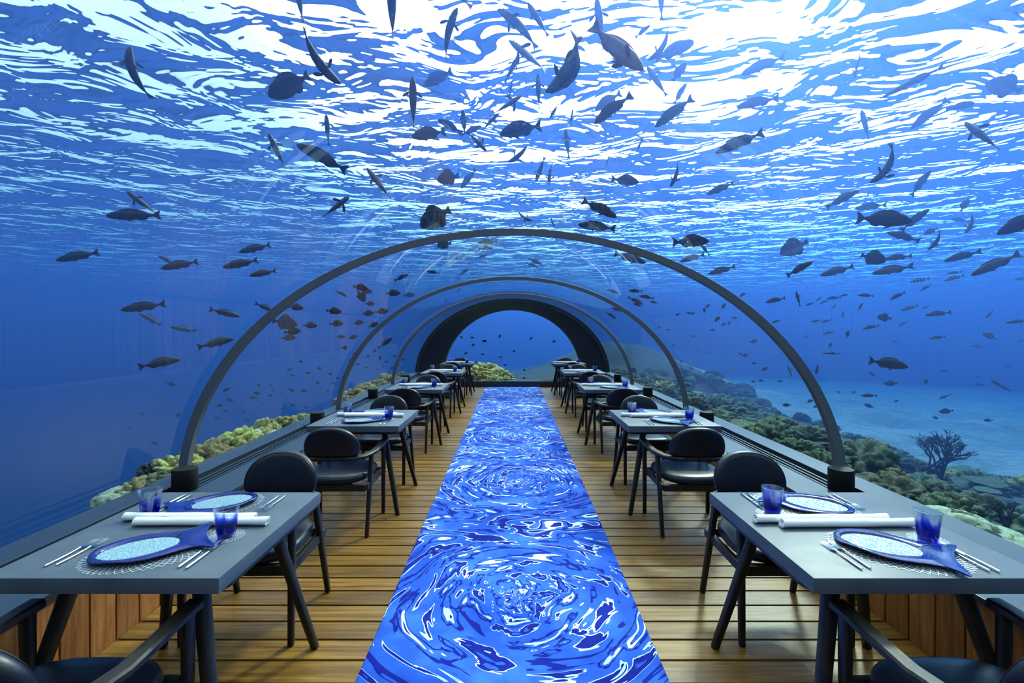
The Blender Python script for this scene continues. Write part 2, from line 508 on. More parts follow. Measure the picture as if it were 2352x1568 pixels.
mb.add([(x, 13.13, z) for x, z in pr], [tuple(range(len(pr)))], 0)
mb.add([(x, 13.185, z) for x, z in pr], [tuple(range(len(pr)))], 1)
o = mb.build('window_5', [m_pane, m_pane_out], smooth=False)
bm = bmesh.new(); bm.from_mesh(o.data)
for f in bm.faces:
    if (f.normal.y > 0) != (f.material_index == 1): f.normal_flip()
bm.to_mesh(o.data); bm.free()
tag(o, 'clear end window of the tunnel', kind='structure')

# posts on the ledges
ordn = ['nearest', 'second', 'third', 'farthest']
mb = MB()
mb.lathe([(0.0, 0.0), (0.078, 0.0), (0.080, 0.004), (0.080, 0.146), (0.0775, 0.150), (0.0, 0.150)], 40)
mb.mi = 0
me_post = mb.mesh('ledge_post', m_black)
mb = MB(); mb.lathe([(0.079, 0.1465), (0.0805, 0.1475), (0.0805, 0.149), (0.0785, 0.1505)], 40, cap=False)
for s, ds, nm in ((-1, (3.37, 5.66, 7.92, 10.4), 'left'), (1, (3.36, 5.68, 8.15, 10.5), 'right')):
    for i, d in enumerate(ds):
        o = link('ledge_post', me_post); o.location = (s*2.305, d, 0.4305)
        tag(o, 'black round post on the %s ledge, %s of four' % (nm, ordn[i]), 'post', 'round posts on the ledges')

# carpet
mb = MB()
ys = [0.25, 2.2, 4.0, 7.0, 10.0, 12.98]
hw = [0.672, 0.690, 0.708, 0.718, 0.725, 0.728]
rings = []
for y, w in zip(ys, hw):
    rings.append([(-w, y, 0.001), (-w, y, 0.009), (-w + 0.008, y, 0.013), (w - 0.008, y, 0.013), (w, y, 0.009), (w, y, 0.001)])
mb.loft(rings)
tag(mb.build('carpet_runner', m_carpet, smooth=False), 'long runner carpet of swirling blue and white water shapes down the aisle', 'carpet')

# ------------------------------------------------------------------ seabed and reef
def sstep(a, b, x):
    t = np.clip((x - a) / (b - a), 0, 1)
    return t*t*(3 - 2*t)
def seabed_z(x, y):
    x, y = np.asarray(x, float), np.asarray(y, float)
    wob = 0.18*np.sin(x*1.3 + y*0.7) + 0.13*np.sin(y*1.9 - x*0.8) + 0.09*np.sin(x*3.1 + 1.0)*np.cos(y*2.7)
    right = 0.16 + (-1.02 - 0.16)*sstep(2.7, 7.4, x) - 0.018*np.clip(x - 8, 0, 60) - 0.004*np.clip(np.hypot(x, y) - 14, 0, 60)**1.7
    right = right + wob*(0.55 + 0.3*sstep(9, 14, x)) * sstep(2.6, 3.4, x)
    rid = sstep(2.9, 4.6, y)
    left = (-1.6 + 1.62*rid) + (-7.0)*sstep(3.05, 5.6, -x) + wob*0.35
    far = -0.6 + 1.7*np.exp(-((x - 4.7)**2/12 + (y - 22)**2/40)) - 6.0*sstep(-1.0, -7, x) - 0.004*np.clip(np.hypot(x, y) - 14, 0, 60)**1.7 - 0.5*sstep(7, 12, x) + wob*0.4
    w = sstep(-1.5, 1.5, x)
    side = left*(1 - w) + right*w
    f = sstep(13.6, 18.0, y)
    z = side*(1 - f) + far*f
    inside = (np.abs(x) < 2.72) & (y > -3.2) & (y < 13.5)
    z = np.where(inside, -0.75, z)
    return np.clip(z, -7.3, 2.0)
gx = np.concatenate([np.linspace(-68, -12, 20)[:-1], np.linspace(-12, 14, 105)[:-1], np.linspace(14, 68, 24)])
gy = np.concatenate([np.linspace(-38, -3, 14)[:-1], np.linspace(-3, 24, 109)[:-1], np.linspace(24, 108, 30)])
XX, YY = np.meshgrid(gx, gy)
ZZ = seabed_z(XX, YY)
nx, ny = len(gx), len(gy)
me = bpy.data.meshes.new('seabed')
me.from_pydata(np.stack([XX.ravel(), YY.ravel(), ZZ.ravel()], 1).tolist(), [],
               [(j*nx + i, j*nx + i + 1, (j+1)*nx + i + 1, (j+1)*nx + i) for j in range(ny - 1) for i in range(nx - 1)])
m_sand, N, L, out = mat('sand_and_reef_rock')
tc = N.new('ShaderNodeTexCoord')
sx = N.new('ShaderNodeSeparateXYZ'); L.new(tc.outputs['Object'], sx.inputs[0])
nn = noisy(N, L, tc.outputs['Object'], 0.8, 4.0, 0.6)
edge = math_node(N, L, 'ADD', sx.outputs['X'], math_node(N, L, 'MULTIPLY', math_node(N, L, 'SUBTRACT', nn.outputs[0], 0.5), 7.0))
fe = N.new('ShaderNodeMapRange'); L.new(edge, fe.inputs['Value'])
fe.inputs['From Min'].default_value = 7.0; fe.inputs['From Max'].default_value = 7.6
rk = noisy(N, L, tc.outputs['Object'], 6.0, 6.0, 0.65)
rc = ramp(N, L, rk.outputs[0], [(0.3, (0.006, 0.011, 0.008)), (0.55, (0.022, 0.034, 0.020)), (0.8, (0.085, 0.095, 0.050))])
sn = noisy(N, L, tc.outputs['Object'], 3.0, 5.0, 0.6)
scol = ramp(N, L, sn.outputs[0], [(0.3, (0.13, 0.17, 0.23)), (0.7, (0.27, 0.33, 0.40))])
mc = N.new('ShaderNodeMix'); mc.data_type = 'RGBA'
L.new(fe.outputs[0], mc.inputs[0]); L.new(rc.outputs[0], mc.inputs[6]); L.new(scol.outputs[0], mc.inputs[7])
b = principled(N, L, out, Roughness=0.9)
L.new(mc.outputs[2], b.inputs['Base Color'])
L.new(bumped(N, L, rk.outputs[0], 0.8, 0.08), b.inputs['Normal'])
me.materials.append(m_sand)
for p in me.polygons: p.use_smooth = True
tag(link('seabed', me), 'sandy seabed with a rocky reef bank beside the tunnel', kind='structure')

def coral_mat(name, lo, mid, hi, scale=9.0):
    m, N, L, out = mat(name)
    tc = N.new('ShaderNodeTexCoord')
    oi = N.new('ShaderNodeObjectInfo')
    t = noisy(N, L, tc.outputs['Object'], scale, 5.0, 0.65)
    cr = ramp(N, L, t.outputs[0], [(0.3, lo), (0.52, mid), (0.75, hi)])
    hs = N.new('ShaderNodeHueSaturation'); L.new(cr.outputs[0], hs.inputs['Color'])
    L.new(math_node(N, L, 'ADD', math_node(N, L, 'MULTIPLY', oi.outputs['Random'], 0.05), 0.465), hs.inputs['Hue'])
    L.new(math_node(N, L, 'ADD', math_node(N, L, 'MULTIPLY', oi.outputs['Random'], 0.7), 0.6), hs.inputs['Value'])
    b = principled(N, L, out, Roughness=0.8)
    L.new(hs.outputs[0], b.inputs['Base Color'])
    f = noisy(N, L, tc.outputs['Object'], 60.0, 3.0, 0.6)
    L.new(bumped(N, L, f.outputs[0], 0.6, 0.02), b.inputs['Normal'])
    return m
m_gold = coral_mat('gold_green_coral', (0.08, 0.075, 0.015), (0.32, 0.29, 0.065), (0.66, 0.60, 0.20))
m_olive = coral_mat('olive_coral', (0.014, 0.030, 0.012), (0.060, 0.10, 0.036), (0.26, 0.33, 0.13))
m_pale = coral_mat('pale_coral', (0.16, 0.22, 0.14), (0.40, 0.50, 0.32), (0.66, 0.76, 0.55))
m_bush = simple('dark_soft_coral', (0.012, 0.020, 0.018), 0.85)

def ico(sub):
    bm = bmesh.new(); bmesh.ops.create_icosphere(bm, subdivisions=sub, radius=1.0)
    bm.verts.index_update()
    v = np.array([x.co[:] for x in bm.verts]); f = [[q.index for q in p.verts] for p in bm.faces]
    bm.free(); return v, f
ICO_V, ICO_F = ico(5)
def lobed_coral(name, m, seed, nl=55, amp=0.22, squash=0.75, low=0.3):
    rng = np.random.default_rng(seed)
    s = rng.normal(size=(nl*2, 3)); s /= np.linalg.norm(s, axis=1)[:, None]
    keep = []                                   # spread the lobes out
    for p in s:
        if all(np.dot(p, q) < math.cos(1.35/math.sqrt(nl)*1.25) for q in keep): keep.append(p)
    s = np.array(keep[:nl])
    size = rng.uniform(0.75, 1.25, len(s))
    dots = ICO_V @ s.T
    ang = np.arccos(np.clip(dots, -1, 1)) / size
    near = ang.min(1)
    rad = 2.1/math.sqrt(len(s))
    lobe = np.sqrt(np.clip(1 - (near/rad)**2, 0, 1))
    big = sum(0.10*np.sin(ICO_V @ rng.normal(size=3)*2.2 + rng.uniform(0, 6)) for _ in range(4))
    r = 1 + amp*(lobe - 0.6)*2*0.7 + big
    v = ICO_V * r[:, None]
    v[:, 2] = np.where(v[:, 2] < 0, v[:, 2]*low, v[:, 2]*squash)
    mb = MB(); mb.add(v.tolist(), ICO_F)
    return mb.mesh(name, m, angle=80)
def finger_coral(name, m, seed, n=16):
    rng = random.Random(seed)
    mb = MB()
    mb.lathe([(0.0, -0.25), (0.75, -0.25), (0.85, 0.0), (0.6, 0.25), (0.0, 0.35)], 16)
    for i in range(n):
        a = rng.uniform(0, 6.28); q = rng.uniform(0.05, 0.75)
        base = Vector((q*math.cos(a), q*math.sin(a), 0.0))
        d = Vector((q*0.8*math.cos(a) + rng.uniform(-.2, .2), q*0.8*math.sin(a) + rng.uniform(-.2, .2), 1.0)).normalized()
        ln = rng.uniform(0.55, 1.0)*(1.1 - 0.4*q); r = rng.uniform(0.13, 0.22)
        mb.tube([base, base + d*ln*.35, base + d*ln*.7, base + d*ln*.9, base + d*ln], [r*.8, r*.95, r*1.08, r*.85, r*.3], 10)
    return mb.mesh(name, m, angle=80)
def plate_coral(name, m, seed):
    rng = random.Random(seed)
    mb = MB()
    for t in range(6):
        r0 = rng.uniform(0.5, 1.0); z = 0.1 + t*0.13; cx, cy_ = rng.uniform(-.45, .45), rng.uniform(-.45, .45)
        ph = rng.uniform(0, 6)
        rings = []
        for rr_, zz in ((0.12, -0.10), (0.55, -0.03), (0.98, 0.02), (1.0, 0.045), (0.6, 0.035), (0.1, 0.03)):
            rings.append([(cx + r0*rr_*(1 + .13*math.sin(3*a + ph) + .06*math.sin(7*a))*math.cos(a), cy_ + r0*rr_*(1 + .13*math.sin(3*a + ph) + .06*math.sin(7*a))*math.sin(a), z + zz + .04*math.sin(2*a + ph)*rr_)
                          for a in (2*math.pi*j/36 for j in range(36))])
        mb.loft(rings)
    mb.lathe([(0.0, -0.3), (0.6, -0.3), (0.45, 0.3), (0.3, 0.7), (0.0, 0.72)], 14)
    return mb.mesh(name, m, angle=60)
def bush_coral(name, m, seed, depth=5):
    rng = random.Random(seed)
    mb = MB()
    def grow(p, d, ln, r, k):
        q = p + d*ln
        mid = (p + q)/2 + Vector((rng.uniform(-1, 1), rng.uniform(-1, 1), rng.uniform(-1, 1)))*ln*.1
        mb.tube([p, mid, q], [r, r*.85, r*.7], 5)
        if k == 0: return
        for _ in range(rng.choice((2, 3, 3))):
            e = (d + Vector((rng.uniform(-1, 1), rng.uniform(-1, 1), rng.uniform(-.5, .9)))*.75).normalized()
            grow(q, e, ln*rng.uniform(.62, .85), r*.66, k - 1)
    for _ in range(4):
        grow(Vector((0, 0, -0.1)), Vector((rng.uniform(-.6, .6), rng.uniform(-.6, .6), 1)).normalized(), .32, .036, depth - 1)
    return mb.mesh(name, m, angle=80)
LOB_G = [lobed_coral('coral_head', m_gold, 11 + i, 130 + 45*i, 0.36) for i in range(3)]
LOB_O = [lobed_coral('coral_head', m_olive, 31 + i, 110 + 50*i, 0.40, 0.62) for i in range(3)]
LOB_P = [lobed_coral('coral_head', m_pale, 51 + i, 90, 0.12, 0.6) for i in range(2)]
FIN_G = [finger_coral('finger_coral', m_gold, 3), finger_coral('finger_coral', m_pale, 4)]
PLA_O = [plate_coral('plate_coral', m_olive, 5), plate_coral('plate_coral', m_olive, 6)]
def clump_coral(name, m, seed):
    rng = random.Random(seed)
    mb = MB()
    for i in range(60):
        a = rng.uniform(0, 6.28); e = rng.uniform(.1, 1.5)
        d = Vector((math.cos(a)*math.cos(e), math.sin(a)*math.cos(e), math.sin(e)))
        q = d*rng.uniform(.55, 1.0)
        mb.tube([Vector((0, 0, -.1)) + d*.1, q*.6 + Vector((rng.uniform(-.08, .08), rng.uniform(-.08, .08), 0)), q], [.05, .07, .05], 6)
        for _ in range(4):
            g = (d + Vector((rng.uniform(-1, 1), rng.uniform(-1, 1), rng.uniform(-1, 1)))*.8).normalized()
            mb.tube([q*.8, q*.85 + g*.10, q*.85 + g*.17], [.055, .065, .02], 6)
    return mb.mesh(name, m, angle=80)
CLUMP = [clump_coral('bushy_coral', m_bush, 2), clump_coral('bushy_coral', m_bush, 7)]
BUSH = [bush_coral('branching_coral', m_bush, 8, 6), bush_coral('branching_coral', m_bush, 9, 5)]

def coral(me, x, y, r, sink=0.12, z=None, label=None, cat='coral', group=None, hs=1.0):
    o = link(me.name.split('.')[0], me)
    zz = float(seabed_z(x, y)) if z is None else z
    o.location = (x, y, zz - r*sink*0.2)
    o.scale = (r, r*random.uniform(.85, 1.15), r*hs)
    o.rotation_euler = (random.uniform(-.12, .12), random.uniform(-.12, .12), random.uniform(0, 6.28))
    return tag(o, label, cat, group)

random.seed(5)
# the ridge outside the left glass: (pixel x, pixel y of the crest, radius, mesh, label)
def ridge(px, py, x, r, me, label, group=None, hs=1.0):
    d = abs(x / ((px - 1177.0)/FPX))
    top = EYE.z - (py - 758.0)/FPX*d
    h = {'coral_head': .72, 'finger_coral': 0.95, 'branching_coral': 1.05, 'plate_coral': .85, 'bushy_coral': .95}[me.name.split('.')[0]]*r*hs
    return coral(me, x, d, r, 0, top - h, label, 'coral', group, hs)
GL = 'gold-green lobed coral head in the bright mound behind the first left rib'
ridge(296, 1106, -3.05, .20, LOB_P[0], 'pale smooth dome coral just above the far rim of the front left table')
ridge(275, 1155, -2.95, .24, LOB_O[0], 'dark olive coral at the lower near end of the left ridge')
ridge(330, 1125, -2.92, .25, LOB_G[1], 'greenish lobed coral seen through the far tumbler of the front left table')
ridge(372, 1048, -3.15, .26, CLUMP[0], 'dark bushy branching coral outside the glass just before the first left rib')
ridge(350, 1092, -3.0, .24, CLUMP[1], 'lower dark branching coral outside the left glass, below the bushy one')
ridge(408, 1052, -3.0, .17, LOB_G[0], 'small coral knob between the dark branching coral and the first left rib')
ridge(385, 1082, -2.9, .2, LOB_O[1], 'mossy dark coral behind the nearest left post')
ridge(484, 1024, -3.0, .30, LOB_G[0], GL, 'gold coral mound')
ridge(540, 1003, -2.97, .31, LOB_G[1], GL, 'gold coral mound')
ridge(515, 1035, -2.85, .22, LOB_G[2], GL, 'gold coral mound')
ridge(470, 1062, -2.84, .18, LOB_O[0], 'dark brown coral low against the sill beside the first left rib')
ridge(505, 1056, -2.80, .12, PLA_O[0], 'small saucer-shaped coral against the left sill')
ridge(597, 962, -3.05, .30, FIN_G[0], 'tall cluster of blunt finger corals at the top of the left ridge')
ridge(582, 985, -2.95, .25, FIN_G[1], 'paler finger coral cluster in front of the tallest one on the left ridge')
ridge(578, 1010, -2.85, .17, LOB_P[1], 'pale round coral low in the middle of the left ridge')
ridge(640, 962, -3.05, .27, LOB_G[2], 'knobbly grey-green coral just beyond the tallest finger corals on the left ridge')
ridge(655, 985, -2.9, .2, LOB_P[0], 'pale knobbly coral close to the left sill, beyond the finger corals')
ridge(680, 960, -3.0, .22, LOB_O[2], 'dark lumpy coral on the left ridge near the second left table')
ridge(708, 958, -2.95, .2, LOB_G[1], 'last lobed coral on the left ridge before the second left post')
ridge(618, 1000, -2.82, .15, LOB_O[0], 'small dark coral in front of the pale knobbly one on the left ridge')
for i, (px, py, r) in enumerate(((812, 898, .28), (830, 890, .34), (846, 886, .3), (862, 876, .26), (885, 866, .27), (800, 912, .22), (905, 864, .22), (925, 858, .2))):
    ridge(px, py, -3.0, r, LOB_G[i % 3], 'pale green coral on the left ridge beyond the second left rib', 'corals beyond the second left rib')
# outside the end window
for i, (px, py, d, r) in enumerate(((1108, 838, 14.6, .52), (1088, 848, 14.3, .40), (1132, 842, 14.9, .45), (1150, 853, 14.4, .30), (1104, 860, 13.9, .3), (1128, 862, 13.9, .28), (1165, 866, 14.0, .24), (1080, 858, 13.9, .26))):
    p = P(px, py, d)
    coral(LOB_G[i % 3], p.x, p.y, r, 0, p.z - .72*r, 'gold-green coral head in the clump outside the end window', 'coral', 'corals outside the end window')
# the reef outside the right glass
random.seed(21)
spots = []
tries = 0
while len(spots) < 212 and tries < 12000:
    tries += 1
    x = 2.85 + 5.3*random.random()**1.35; y = 1.6 + 15.5*random.random()**1.15
    r = random.uniform(.18, .38) * (0.75 if x < 3.4 else 1.0)
    if x - r*0.95 < 2.72: continue
    if abs(x/y) > 1.35 and y < 2.2: continue
    if all((x - a)**2 + (y - c)**2 > ((r + e)*0.70)**2 for a, c, e in spots): spots.append((x, y, r))
for q in ((2.95,2.3,.16),(3.3,2.35,.24),(3.75,2.5,.28),(2.98,2.75,.18),(3.4,2.9,.26),(2.96,3.25,.17),(3.9,3.1,.3),(3.35,3.45,.25),(4.4,3.3,.33),(2.97,3.8,.18),(3.8,3.8,.27),(3.3,4.1,.24),(4.6,4.1,.34),(3.0,4.5,.2),(3.9,4.5,.3),(5.2,3.8,.36)):
    if all((q[0] - a)**2 + (q[1] - c)**2 > ((q[2] + e)*0.62)**2 for a, c, e in spots): spots.append(q)
for i, (x, y, r) in enumerate(spots):
    k = random.random()
    if k < .78: coral(LOB_O[i % 3], x, y, r, 0, None, 'dark olive lobed coral head on the reef outside the right glass', 'coral', 'olive coral heads on the right reef', random.uniform(.8, 1.3))
    elif k < .83 and y > 5: coral(PLA_O[i % 2], x, y, r*.7, 0, None, 'dark layered plate coral on the reef outside the right glass', 'coral', 'plate corals on the right reef')
    elif k < .92: coral(LOB_G[i % 3], x, y, r*.9, 0, None, 'lighter gold-green coral head on the reef outside the right glass', 'coral', 'lighter coral heads on the right reef')
    else: coral(BUSH[i % 2], x, y, r*.9, 0, None, 'small dark branching coral on the reef outside the right glass', 'coral', 'branching corals on the right reef')
for px, py, x, r, me, lb in ((2325, 1222, 3.0, .27, LOB_P[0], 'pale mint dome coral beside the far corner of the front right table'),
                        (2205, 1165, 2.98, .27, LOB_P[1], 'pale ridged coral behind the near tumbler of the front right table'),
                        (2150, 1010, 6.1, .75, BUSH[0], 'large dark branching coral standing at the edge of the sand on the right'),
                        (1670, 985, 5.0, .55, BUSH[1], 'feathery dark coral beyond the second right post'),
                        (1645, 905, 5.2, .6, LOB_O[1], 'dark rounded coral mound against the sand beyond the second right rib'),
                        (1805, 975, 5.6, .62, LOB_O[0], 'tall dark coral mound left of the first right rib at the sand edge')):
    d = x/((px - 1177.0)/FPX)
    coral(me, x, d, r, 0, EYE.z - (py - 758.0)/FPX*d - (.75*r), lb, 'coral')

# ------------------------------------------------------------------ furniture materials
def wood_black():
    m, N, L, out = mat('black_stained_oak')
    tc = N.new('ShaderNodeTexCoord')
    t = noisy(N, L, mapping(N, L, tc.outputs['Object'], (60, 9, 9)), 1.0, 4.0, 0.6, 0.5)
    cr = ramp(N, L, t.outputs[0], [(0.3, (0.004, 0.004, 0.004)), (0.7, (0.022, 0.019, 0.016))])
    b = principled(N, L, out, Roughness=0.42)
    b.inputs['Specular IOR Level'].default_value = 0.3
    L.new(cr.outputs[0], b.inputs['Base Color'])
    L.new(bumped(N, L, t.outputs[0], 0.3, 0.002), b.inputs['Normal'])
    return m
m_oak = wood_black()
m_leather, N, L, out = mat('navy_black_leather')
tc = N.new('ShaderNodeTexCoord')
t = noisy(N, L, tc.outputs['Object'], 350.0, 2.0)
b = principled(N, L, out, Roughness=0.36)
b.inputs['Specular IOR Level'].default_value = 0.38
b.inputs['Base Color'].default_value = (0.006, 0.008, 0.016, 1)
L.new(bumped(N, L, t.outputs[0], 0.12, 0.001), b.inputs['Normal'])
m_top, N, L, out = mat('grey_table_slab')
tc = N.new('ShaderNodeTexCoord')
t = noisy(N, L, tc.outputs['Object'], 7.0, 5.0, 0.6)
b = principled(N, L, out)
L.new(ramp(N, L, t.outputs[0], [(0.3, (0.056, 0.074, 0.098)), (0.7, (0.086, 0.108, 0.138))]).outputs[0], b.inputs['Base Color'])
L.new(ramp(N, L, t.outputs[0], [(0.3, (0.42,)*3), (0.7, (0.52,)*3)]).outputs[0], b.inputs['Roughness'])
b.inputs['Specular IOR Level'].default_value = 0.35
m_steel = simple('brushed_steel', (0.78, 0.80, 0.80), 0.16, 1.0)
m_net = simple('silver_net', (0.72, 0.78, 0.82), 0.28, 0.6)
m_linen, N, L, out = mat('white_linen')
tc = N.new('ShaderNodeTexCoord')
t = noisy(N, L, mapping(N, L, tc.outputs['Object'], (14, 40, 40)), 1.0, 3.0)
b = principled(N, L, out, Roughness=0.9)
b.inputs['Base Color'].default_value = (0.86, 0.88, 0.86, 1)
L.new(bumped(N, L, t.outputs[0], 0.35, 0.006), b.inputs['Normal'])
m_rim, N, L, out = mat('cobalt_plate_glass')
tc = N.new('ShaderNodeTexCoord')
t = noisy(N, L, tc.outputs['Object'], 9.0, 3.0)
b = principled(N, L, out, Roughness=0.12)
L.new(ramp(N, L, t.outputs[0], [(0.3, (0.003, 0.006, 0.075)), (0.75, (0.008, 0.020, 0.20))]).outputs[0], b.inputs['Base Color'])
b.inputs['Specular IOR Level'].default_value = 0.35
m_well, N, L, out = mat('pale_hammered_glass')
tc = N.new('ShaderNodeTexCoord')
v = N.new('ShaderNodeTexVoronoi'); v.inputs['Scale'].default_value = 95.0; v.feature = 'DISTANCE_TO_EDGE'; L.new(tc.outputs['Object'], v.inputs['Vector'])
t = noisy(N, L, tc.outputs['Object'], 40.0, 2.0)
b = principled(N, L, out, Roughness=0.22)
L.new(ramp(N, L, v.outputs['Distance'], [(0.0, (0.36, 0.52, 0.53)), (0.10, (0.19, 0.33, 0.40)), (0.5, (0.13, 0.25, 0.34))]).outputs[0], b.inputs['Base Color'])
L.new(bumped(N, L, v.outputs['Distance'], 0.6, 0.004), b.inputs['Normal'])
def tumbler_mat():
    m, N, L, out = mat('cobalt_swirled_glass')
    tc = N.new('ShaderNodeTexCoord'); oi = N.new('ShaderNodeObjectInfo')
    sx = N.new('ShaderNodeSeparateXYZ'); L.new(tc.outputs['Object'], sx.inputs[0])
    off = N.new('ShaderNodeVectorMath'); off.operation = 'ADD'
    L.new(mapping(N, L, tc.outputs['Object'], (13, 13, 3)), off.inputs[0])
    cv = N.new('ShaderNodeCombineXYZ'); L.new(math_node(N, L, 'MULTIPLY', oi.outputs['Random'], 40.0), cv.inputs[0]); L.new(cv.outputs[0], off.inputs[1])
    t = noisy(N, L, off.outputs[0], 1.0, 3.0, 0.6, 1.2)
    # the cobalt gathers in the base and rises in streaks
    hgt = N.new('ShaderNodeMapRange'); L.new(sx.outputs['Z'], hgt.inputs['Value'])
    hgt.inputs['From Min'].default_value = 0.012; hgt.inputs['From Max'].default_value = 0.10
    hgt.inputs['To Min'].default_value = 0.30; hgt.inputs['To Max'].default_value = -0.16
    s = math_node(N, L, 'ADD', t.outputs[0], hgt.outputs[0])
    cr = ramp(N, L, s, [(0.46, (0.90, 0.95, 1.0)), (0.60, (0.20, 0.28, 0.95)), (0.74, (0.015, 0.02, 0.62))])
    ex = N.new('ShaderNodeNewGeometry')
    fr = N.new('ShaderNodeFresnel'); 
    ee = math_node(N, L, 'SUBTRACT', 1.0, math_node(N, L, 'MULTIPLY', ex.outputs['Backfacing'], 2.0))
    L.new(math_node(N, L, 'POWER', 1.6, ee), fr.inputs['IOR'])
    rf = N.new('ShaderNodeBsdfTransparent'); L.new(cr.outputs[0], rf.inputs['Color'])
    df = N.new('ShaderNodeBsdfDiffuse'); L.new(cr.outputs[0], df.inputs['Color'])
    fog = ramp(N, L, t.outputs[0], [(0.45, (0.0,)*3), (0.70, (0.22,)*3)])
    m1 = N.new('ShaderNodeMixShader'); L.new(fog.outputs[0], m1.inputs[0]); L.new(rf.outputs[0], m1.inputs[1]); L.new(df.outputs[0], m1.inputs[2])
    gs = N.new('ShaderNodeBsdfGlossy'); gs.inputs['Roughness'].default_value = 0.05
    m2 = N.new('ShaderNodeMixShader'); L.new(fr.outputs[0], m2.inputs[0]); L.new(m1.outputs[0], m2.inputs[1]); L.new(gs.outputs[0], m2.inputs[2])
    L.new(m2.outputs[0], out.inputs['Surface'])
    return m
m_tumbler = tumbler_mat()

# ------------------------------------------------------------------ dining table
def leg_mesh(foot, top, wf, wt, df=None, dt=None, n=12, p=3.2):
    """a tapered leg of rounded square section"""
    df, dt = df or wf, dt or wt
    f, t = Vector(foot), Vector(top)
    rings = []
    for k, q in ((0.0, .9), (0.012, 1.0), (0.5, 1.0), (1.0, 1.0)):
        c = f.lerp(t, k); w = (wf + (wt - wf)*k)/2*q; d = (df + (dt - df)*k)/2*q
        ring = []
        for j in range(n):
            a = 2*math.pi*(j + .5)/n
            ca, sa = math.cos(a), math.sin(a)
            ring.append((c.x + w*math.copysign(abs(ca)**(2/p), ca), c.y + d*math.copysign(abs(sa)**(2/p), sa), c.z))
        rings.append(ring)
    return MB().loft(rings)
TW, TD, TZT = 0.775, 0.82, 0.75
def make_table():
    root = empty('dining_table', (0, 0, 0))
    mb = MB(); mb.box(-TW/2, TW/2, -TD/2, TD/2, TZT - .052, TZT, 0.003)
    mb.build('tabletop', m_top, root, angle=30)
    # rounded under-frame set a little in from the slab's edge
    def rr(w, d, r, z):
        pts = []
        for cx, cy_, a0 in ((w-r, d-r, 0), (-w+r, d-r, 90), (-w+r, -d+r, 180), (w-r, -d+r, 270)):
            for k in range(7): pts.append((cx + r*math.cos(R(a0 + 15*k)), cy_ + r*math.sin(R(a0 + 15*k)), z))
        return pts
    mb = MB(); mb.loft([rr(TW/2-.022, TD/2-.062, .055, TZT-.082), rr(TW/2-.010, TD/2-.05, .055, TZT-.072), rr(TW/2-.010, TD/2-.05, .055, TZT-.053)])
    mb.build('under_frame', m_oak, root)
    for sx_ in (-1, 1):
        for sy_ in (-1, 1):
            leg_mesh((sx_*.372, sy_*.385, 0), (sx_*.225, sy_*.250, TZT-.080), .035, .050, .040, .056).build('leg', m_oak, root)
    return root

